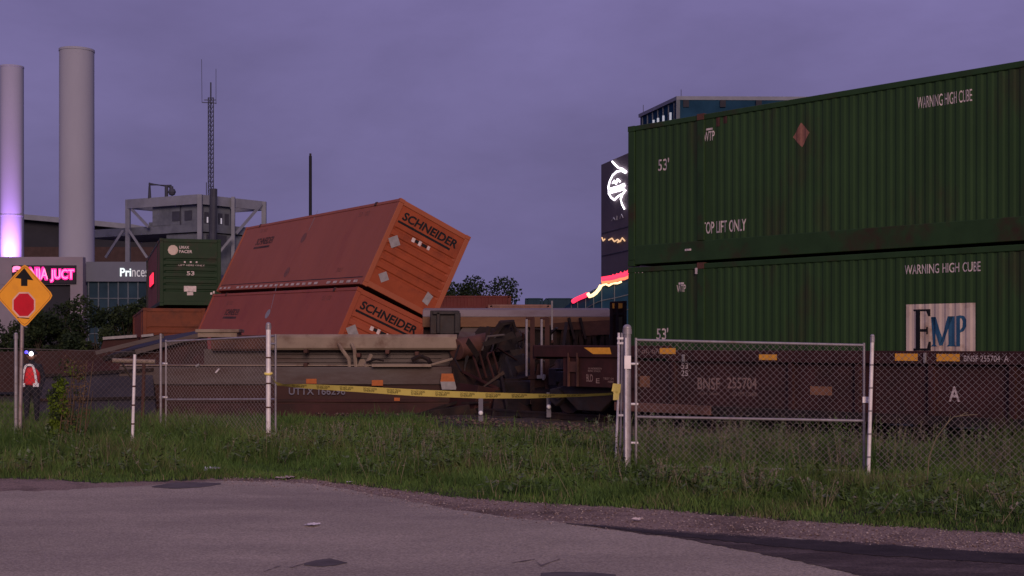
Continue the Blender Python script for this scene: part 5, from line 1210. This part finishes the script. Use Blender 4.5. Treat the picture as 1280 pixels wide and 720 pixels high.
def octo(r_): return [(oc[0] + r_ * math.cos(R(22.5 + 45 * i)), oc[1] + r_ * 1.1 * math.sin(R(22.5 + 45 * i))) for i in range(8)]
rr_ = (SP(43.5, 0).x - SP(30, 0).x) * 1.05
mb = MB(); mb.add([(x, y, .010) for x, y in octo(rr_ * 1.1)], [tuple(range(8))], 1, MSg); mb.add([(x, y, .013) for x, y in octo(rr_ * .97)], [tuple(range(8))], 0, MSg)
mb.build("octagon_symbol", [mat("sign_red", (.62, .012, .03), .45, var=.1, scale=6), mat("sign_pink_white", (.86, .50, .42), .5)], sgn)

# ------------------------------------------------------------------ person with reflective vest
Yp = 29.0; gx = at(40, 432, Yp).x; gz = -0.05
pn = thing("person", "person in red reflective vest with bright headlamp behind the left fence", "person", (gx, Yp, gz), (0, 0, R(2)))
SK = mat("skin", (.32, .18, .13), .6); CLO = mat("dark_clothes", (.025, .025, .034), .85, var=.3, scale=9); VEST = mat("vest_red", (.78, .04, .05), .7, var=.15, scale=8); STRIPE = mat("reflective_stripe", (.95, .88, .88), .3)
def skin_mesh(name, verts, edges, radii, m, parent, sub=2):
    me = bpy.data.meshes.new(name); me.from_pydata(verts, edges, []); me.materials.append(m)
    o = bpy.data.objects.new(name, me); COL.objects.link(o); o.parent = parent
    md = o.modifiers.new("skin", 'SKIN'); md.use_smooth_shade = True
    sk = me.skin_vertices[0].data
    for i, r_ in enumerate(radii): sk[i].radius = (r_, r_) if not isinstance(r_, tuple) else r_
    sk[0].use_root = True
    s_ = o.modifiers.new("sub", 'SUBSURF'); s_.levels = sub; s_.render_levels = sub
    return o
S_ = .94
bv = []; be = []; brd = []
def J(p, r_, par=None):
    bv.append(tuple(c * S_ for c in p)); brd.append(tuple(x * S_ for x in r_) if isinstance(r_, tuple) else r_ * S_)
    if par is not None: be.append((par, len(bv) - 1))
    return len(bv) - 1
pel = J((0, 0, .98), (.16, .12)); wst = J((0, .0, 1.14), (.145, .11), pel); chs = J((0, 0, 1.34), (.17, .125), wst); nk0 = J((0, -.01, 1.50), .075, chs); nk1 = J((0, -.02, 1.58), .06, nk0); hd0 = J((0, -.035, 1.65), (.075, .085), nk1); hd1 = J((0, -.04, 1.74), (.078, .095), hd0); hd2 = J((0, -.03, 1.80), .055, hd1)
for s_ in (-1, 1):
    sh_ = J((s_ * .18, 0, 1.44), .075, chs); el = J((s_ * .25, .03, 1.17), .05, sh_); wr_ = J((s_ * .23, -.10, .95), .035, el); pm = J((s_ * .225, -.13, .88), (.042, .022), wr_)
    for k, (dx, ln_) in enumerate(((-.028, .065), (-.010, .075), (.010, .070), (.028, .055))):
        f0 = J((s_ * .225 + dx, -.145, .84), .010, pm); f1_ = J((s_ * .225 + dx, -.155, .84 - ln_ * .5), .009, f0); J((s_ * .225 + dx * .9, -.148, .84 - ln_), .008, f1_)
    th = J((s_ * .225 - s_ * .045, -.15, .87), .011, pm); J((s_ * .225 - s_ * .055, -.165, .83), .009, th)
    hp = J((s_ * .095, 0, .90), .095, pel); kn_ = J((s_ * .11, -.02, .50), .065, hp); an = J((s_ * .115, .02, .10), .045, kn_); ft = J((s_ * .12, -.12, .045), (.045, .035), an); J((s_ * .12, -.19, .04), (.04, .03), ft)
bd = skin_mesh("body", bv, be, brd, CLO, pn)
# face and hands are the same body mesh colour-split by a head piece; hair, vest and headlamp are worn
mb = MB(); mb.ball((0, -.036, 1.69 * S_), .088, 14, 0, 1.22); mb.ball((0, -.125, 1.68 * S_), .018, 8, 0, 1.3); mb.bar((-.03, -.118, 1.635 * S_), (.03, -.118, 1.635 * S_), .012, .010, 1)
for s_ in (-1, 1): mb.ball((s_ * .033, -.112, 1.705 * S_), .012, 8, 2); mb.ball((s_ * .088, -.03, 1.69 * S_), .022, 8, 0, 1.5)
mb.build("face", [SK, mat("lips", (.25, .09, .08), .6), BLACKP], pn, smooth=True)
mb = MB(); mb.ball((0, -.018, 1.745 * S_), .098, 14, 0, .95); mb.tube((0, -.018, 1.735 * S_), (0, -.022, 1.75 * S_), .125, 16); mb.build("hard_hat", CLO, pn, smooth=True)
vv = [(0, 0, .99), (0, 0, 1.10), (0, 0, 1.22), (0, 0, 1.34), (.13, 0, 1.42), (-.13, 0, 1.42)]
vest = skin_mesh("vest", [tuple(c * S_ for c in p) for p in vv], [(0, 1), (1, 2), (2, 3), (3, 4), (3, 5)], [(.185, .145), (.18, .14), (.185, .145), (.19, .15), (.09, .10), (.09, .10)], VEST, pn)
mb = MB()
arch = []
for t in np.linspace(-1, 1, 17):
    x = .15 * math.copysign(abs(t) ** .6, t); z = (1.06 + .42 * (1 - abs(t) ** 2.2)) * S_; arch.append((x, -.178 + .0 * abs(t), z))
for i in range(16):
    a, b = arch[i], arch[i + 1]; mb.bar(a, b, .045, .02, 0, up=(0, -1, 0))
mb.box(-.20, -.09, -.19, -.165, .985 * S_, 1.07 * S_); mb.box(.08, .20, -.19, -.165, .985 * S_, 1.07 * S_)
mb.build("reflective_stripes", STRIPE, vest)
mb = MB(); mb.ball((.03, -.15, 1.73 * S_), .045, 10); mb.build("headlamp", mat("headlamp_glow", (.9, .9, 1), .3, emit=(.9, .92, 1.0), estr=7), pn, smooth=True)
mb = MB(); mb.ball((-.075, -.14, 1.765 * S_), .04, 8); mb.build("helmet_light", mat("blue_lamp", (.2, .2, .9), .3, emit=(.10, .06, 1.0), estr=1.6), pn, smooth=True)

# ------------------------------------------------------------------ vegetation close by
GA = mat("grass_green", (.095, .160, .038), .8, var=.35, scale=.9); GB = mat("grass_deep_green", (.062, .118, .028), .8, var=.35, scale=.9); GD = mat("grass_dry", (.20, .165, .105), .85, var=.3, scale=1.2); GY = mat("grass_olive", (.125, .145, .052), .85, var=.3, scale=.9)
GX = [p[0] for p in GRASS_EDGE]; GYY = [p[1] for p in GRASS_EDGE]
def vnoise(x, y, s, ph):
    return (np.sin(x * s + ph) * np.cos(y * s * 1.3 + ph * 2) + .6 * np.sin(x * s * 2.3 + y * s * 1.9 + ph * 3) + .4 * np.sin(x * s * 4.7 - y * s * 3.9 + ph)) / 2
def blades(name, n, hmin, hmax, wd, mats, weights, region, seed, label, bend=.75, tall=None, keep=None):
    g = np.random.default_rng(seed); P = []
    while sum(len(q) for q in P) < n:
        Y = g.uniform(region[2], region[3], n); X = g.uniform(-.44, .44, n) * Y
        pxv = PX0 + X / Y * F; pyv = HOR + HC / Y * F
        ok = pyv < np.interp(pxv, GX, GYY) - .3 + g.normal(0, 1.2, n)
        tx = np.einsum('ij,j->i', np.stack([X - GREEN_O.x, Y - GREEN_O.y], 1), np.array([math.cos(TH), math.sin(TH)]))
        ok &= ((tx < -2.6) | (X < -.5) )
        ok &= ~((Y > 32.0) & (X > -9))
        ok &= ~((pxv > 535 + g.normal(0, 14, n)) & (pxv < 800) & (pyv < 549 + g.normal(0, 4, n) + 4 * np.sin(pxv * .05)) & (g.random(n) < .93))
        if keep is not None: ok &= keep(X, Y, g)
        P.append(np.stack([X, Y], 1)[ok])
    P = np.concatenate(P)[:n]; X, Y = P[:, 0], P[:, 1]
    cl = vnoise(X, Y, .9, 1.3); h = g.uniform(hmin, hmax, n) * np.clip(1 + .85 * cl, .25, 2); h *= np.clip(g.normal(1, .25, n), .4, 1.7)
    pyv = HOR + HC / Y * F; edge = np.interp(PX0 + X / Y * F, GX, GYY) - pyv; h *= np.clip(.35 + edge / 34, .35, 1)
    h *= np.where((X > .8) & (Y > 19.8), .6, 1.0)
    if tall is not None: h *= tall(X, Y)
    a = g.uniform(0, 2 * np.pi, n); dx, dy = np.cos(a), np.sin(a); bn = h * g.uniform(.05, bend, n); w_ = wd * g.uniform(.6, 1.4, n)
    sa = g.uniform(0, 2 * np.pi, n); sx_, sy_ = np.cos(sa) * w_, np.sin(sa) * w_
    lv = []
    for t, ws in ((0, 1), (.45, .85), (.8, .5), (1, 0.05)):
        cx_ = X + dx * bn * t ** 2; cy_ = Y + dy * bn * t ** 2; cz = h * t * (1 - .12 * t)
        lv.append(np.stack([cx_ - sx_ * ws, cy_ - sy_ * ws, cz], 1)); lv.append(np.stack([cx_ + sx_ * ws, cy_ + sy_ * ws, cz], 1))
    V = np.stack(lv, 1).reshape(-1, 3)
    base = (np.arange(n) * 8)[:, None, None]; Fq = (np.array([(0, 1, 3, 2), (2, 3, 5, 4), (4, 5, 7, 6)])[None] + base).reshape(-1, 4)
    me = bpy.data.meshes.new(name); me.vertices.add(len(V)); me.vertices.foreach_set('co', V.ravel().astype(np.float32))
    me.loops.add(Fq.size); me.loops.foreach_set('vertex_index', Fq.ravel().astype(np.int32))
    me.polygons.add(len(Fq)); me.polygons.foreach_set('loop_start', (np.arange(len(Fq)) * 4).astype(np.int32))
    try: me.polygons.foreach_set('loop_total', np.full(len(Fq), 4, np.int32))
    except Exception: pass
    for m in mats: me.materials.append(m)
    wv = np.array(weights, float); k = vnoise(X, Y, .8, 4.1) * .8 + vnoise(X, Y, 2.7, 1.1) * .4 + g.normal(0, .28, n); cut = np.quantile(k, np.cumsum(wv / wv.sum())[:-1]); mi = np.searchsorted(cut, k)
    me.polygons.foreach_set('material_index', np.repeat(mi, 3).astype(np.int32)); me.update(calc_edges=True); me.validate()
    o = bpy.data.objects.new(name, me); COL.objects.link(o); return tag(o, label, "grass", kind='stuff')
talln = lambda X, Y: 1 - .1 * np.clip((X - 1.2) / 1.5, 0, 1) + .9 * np.clip((X - 1.2) / 1.5, 0, 1) * np.clip((Y - 17.8) / 1.0, 0, 1) + .9 * np.clip((-X - 3.4) / 2, 0, 1) * np.clip((Y - 19.3) / 1.5, 0, 1)
blades("grass", 170000, .07, .22, .0048, [GB, GA, GY, GD], [3, 4, 1.3, .35], None or (0, 0, 12.0, 24.0), 2, "rough green grass covering the verge and the gateway", tall=talln)
blades("grass", 70000, .08, .22, .008, [GB, GA, GY, GD], [3, 3.2, 1.6, .4], (0, 0, 21.0, 40.0), 3, "darker rough grass farther back, up to the railcars", tall=lambda X, Y: 1 + .9 * np.clip((-X - 3.6) / 2, 0, 1) * np.clip((27 - Y) / 3, 0, 1))
def weedkeep(X, Y, g): return (vnoise(X, Y, 1.1, 2.2) + g.normal(0, .25, len(X))) > .22
blades("tall_weeds", 5000, .24, .46, .004, [GD, GY, GA], [1.2, 2, 3], (0, 0, 12.0, 25.0), 4, "tall thin weeds and dry seed stalks among the grass", bend=.3, tall=lambda X, Y: np.where(X > 1.2, np.where(Y > 17.9, 1.3, .65), .9), keep=weedkeep)
# broad leaved weeds with seed heads
g = np.random.default_rng(8); cs = []; 
V = []; Fq = []; MI = []
cnt = 0
CLP = []
while len(CLP) < 95:
    Y = g.uniform(13.5, 24); px = g.uniform(-20, 1300); py = HOR + HC / Y * F
    if py < np.interp(px, GX, GYY) - 16: CLP.append((px, Y, g.uniform(8, 26), g.random() < .6))
while cnt < 2300:
    clump = cnt >= 1000; Y = g.uniform(13, 24); px = g.uniform(-20, 1300)
    if clump: cq = CLP[cnt % 95]; Y = cq[1] + g.normal(0, .16); px = cq[0] + g.normal(0, cq[2] * .6)
    else: cq = None
    X = (px - PX0) / F * Y; py = HOR + HC / Y * F
    if py > np.interp(px, GX, GYY) - 4 or not (clump or vnoise(X, Y, 1.1, 2.2) > .05): cnt += 1 if clump else 0; continue
    if X * math.cos(TH) + Y * math.sin(TH) - GREEN_O.x * math.cos(TH) - GREEN_O.y * math.sin(TH) > -2.2: cnt += 1 if clump else 0; continue
    hgt = g.uniform(.16, .46) * ((1.35 if Y > 17.9 else .72) if X > 1.2 else 1); lean = g.normal(0, .10, 2); dry = (cq[3] and g.random() < .8) if clump else g.random() < .14
    if clump: hgt = max(hgt, g.uniform(.30, .46)) * (1.0 if X < 1.2 or Y > 17.9 else .75)
    nlv = g.integers(9, 18)
    for i in range(nlv):
        t = g.uniform(.62, 1.02) if dry else g.uniform(.25, 1); a = g.uniform(0, 6.28); ln_ = g.uniform(.02, .055) if dry else g.uniform(.04, .12) * (1.2 - .5 * t); c0_ = np.array([X + lean[0] * t, Y + lean[1] * t, hgt * t]); d_ = np.array([math.cos(a), math.sin(a), g.uniform(-.2, .7)]) * ln_; s_ = np.array([-math.sin(a), math.cos(a), 0]) * ln_ * g.uniform(.14, .3)
        o_ = len(V); V += [c0_, c0_ + d_ * .5 + s_, c0_ + d_, c0_ + d_ * .5 - s_]; Fq.append((o_, o_ + 1, o_ + 2, o_ + 3)); MI.append(2 if dry else int(g.integers(0, 2)))
    o_ = len(V); V += [np.array([X - .003, Y, 0]), np.array([X + .003, Y, 0]), np.array([X + lean[0] + .002, Y + lean[1], hgt]), np.array([X + lean[0] - .002, Y + lean[1], hgt])]; Fq.append((o_, o_ + 1, o_ + 2, o_ + 3)); MI.append(2 if dry else 0)
    cnt += 1
mb = MB(); mb.v = [tuple(map(float, p)) for p in V]; mb.f = Fq; mb.m = MI
tag(mb.build("leafy_weeds", [GA, mat("weed_grey_green", (.13, .165, .085), .8, var=.3, scale=4), mat("weed_pale_dry", (.22, .19, .13), .85, var=.3, scale=5)]), "leafy weeds with pale seed heads standing in the verge grass", "weeds", kind='stuff')
# creeper covered shrub by the left fence
vn = thing("climbing_shrub", "yellow green creeper leaning on dry brown stalks near the road sign", "shrub", gnd(82, 566)); Ov = vn.location.copy(); Yv = Ov.y
def VP(px, py): p = at(px, py, Yv) - Ov; return (p.x, p.y, p.z)
r3 = random.Random(3)
c1 = [VP(62 + r3.uniform(-7, 10) + (560 - y) * .16, y) for y in range(474, 568, 4)]; leaves("creeper_foliage", c1, [.075 + .02 * (i % 3) for i in range(len(c1))], 2200, .026, [LEAFY, LEAFY, LEAFB], vn, 41)
c2 = [VP(88 + r3.uniform(-9, 16), y) for y in range(452, 562, 4)]; leaves("dry_foliage", c2, [.12] * len(c2), 1100, .022, [LEAFD, LEAFD, LEAFY, LEAFB], vn, 42)
mb = MB()
for i in range(9): a = VP(72 + i * 4, 566); b = VP(78 + i * 5 + r3.uniform(-4, 4), r3.uniform(448, 490)); mb.path([a, ((a[0] + b[0]) / 2 + r3.uniform(-.05, .05), r3.uniform(-.1, .1), b[2] * .5), b], [.010, .008, .004], 5)
mb.build("stem", LEAFD, vn)
ds = thing("dry_stalk", "bent pale dry stalk hooking right over the weeds by the right fence", "plant", gnd(1158, 618)); Od = ds.location.copy(); Yd = Od.y
mb = MB(); mb.path([at(1158, 618, Yd) - Od, at(1161, 572, Yd) - Od, at(1170, 548, Yd) - Od, at(1185, 528, Yd) - Od, at(1192, 521, Yd) - Od, at(1206, 519, Yd) - Od, at(1222, 518, Yd) - Od], [.008, .007, .006, .005, .004, .004, .003], 6); mb.build("stem", GD, ds)
mb = MB(); mb.path([at(1184, 529, Yd) - Od, at(1188, 521, Yd) - Od, at(1188, 517, Yd) - Od], .003, 5); mb.path([at(1200, 519.5, Yd) - Od, at(1207, 516, Yd) - Od, at(1210, 516, Yd) - Od], .003, 5); mb.build("twig", GD, ds)
pl_m = [("litter", "crumpled pale litter at the grass edge left of the bright post", 265, 589, .10, (.5, .5, .6)), ("litter", "small white paper scrap lying flat on the road", 390, 657, .075, (.75, .68, .66)), ("litter", "small white scrap at the grass edge right of the tape post", 437, 603.5, .05, (.8, .75, .7)), ("litter", "tiny white scrap on the dirt right of the road sign", 123, 594, .05, (.75, .7, .68)), ("litter", "grey plastic scrap in the weeds left of the thin right post", 1036, 624, .10, (.4, .42, .46)), ("litter", "pale lump on the gravel beside the dark wet patch", 797, 651, .05, (.6, .5, .48)), ("litter", "flat tan scrap at the grass edge below the left gate", 358, 598, .12, (.45, .34, .3))]
for i, (nm, lb, px, py, s_, c) in enumerate(pl_m):
    p = gnd(px, py, .012); t = thing(nm, lb, "litter", p, (0, 0, r3.uniform(0, 3))); mb = MB(); n = 6; vs_ = []
    for a in range(n + 1):
        for b in range(n + 1): vs_.append(((a / n - .5) * 2 * s_, (b / n - .5) * 1.5 * s_, .012 + abs(math.sin(a * 1.7 + i) * math.cos(b * 2.1 + i)) * s_ * (.55 if i in (0, 4, 5) else .15)))
    mb.add(vs_, [(a * (n + 1) + b, (a + 1) * (n + 1) + b, (a + 1) * (n + 1) + b + 1, a * (n + 1) + b + 1) for a in range(n) for b in range(n)]); t["kind"] = "thing"; mb.build("scrap", mat("litter_%s" % ("abcdefg"[i]), c, .6, var=.2, scale=20), t)
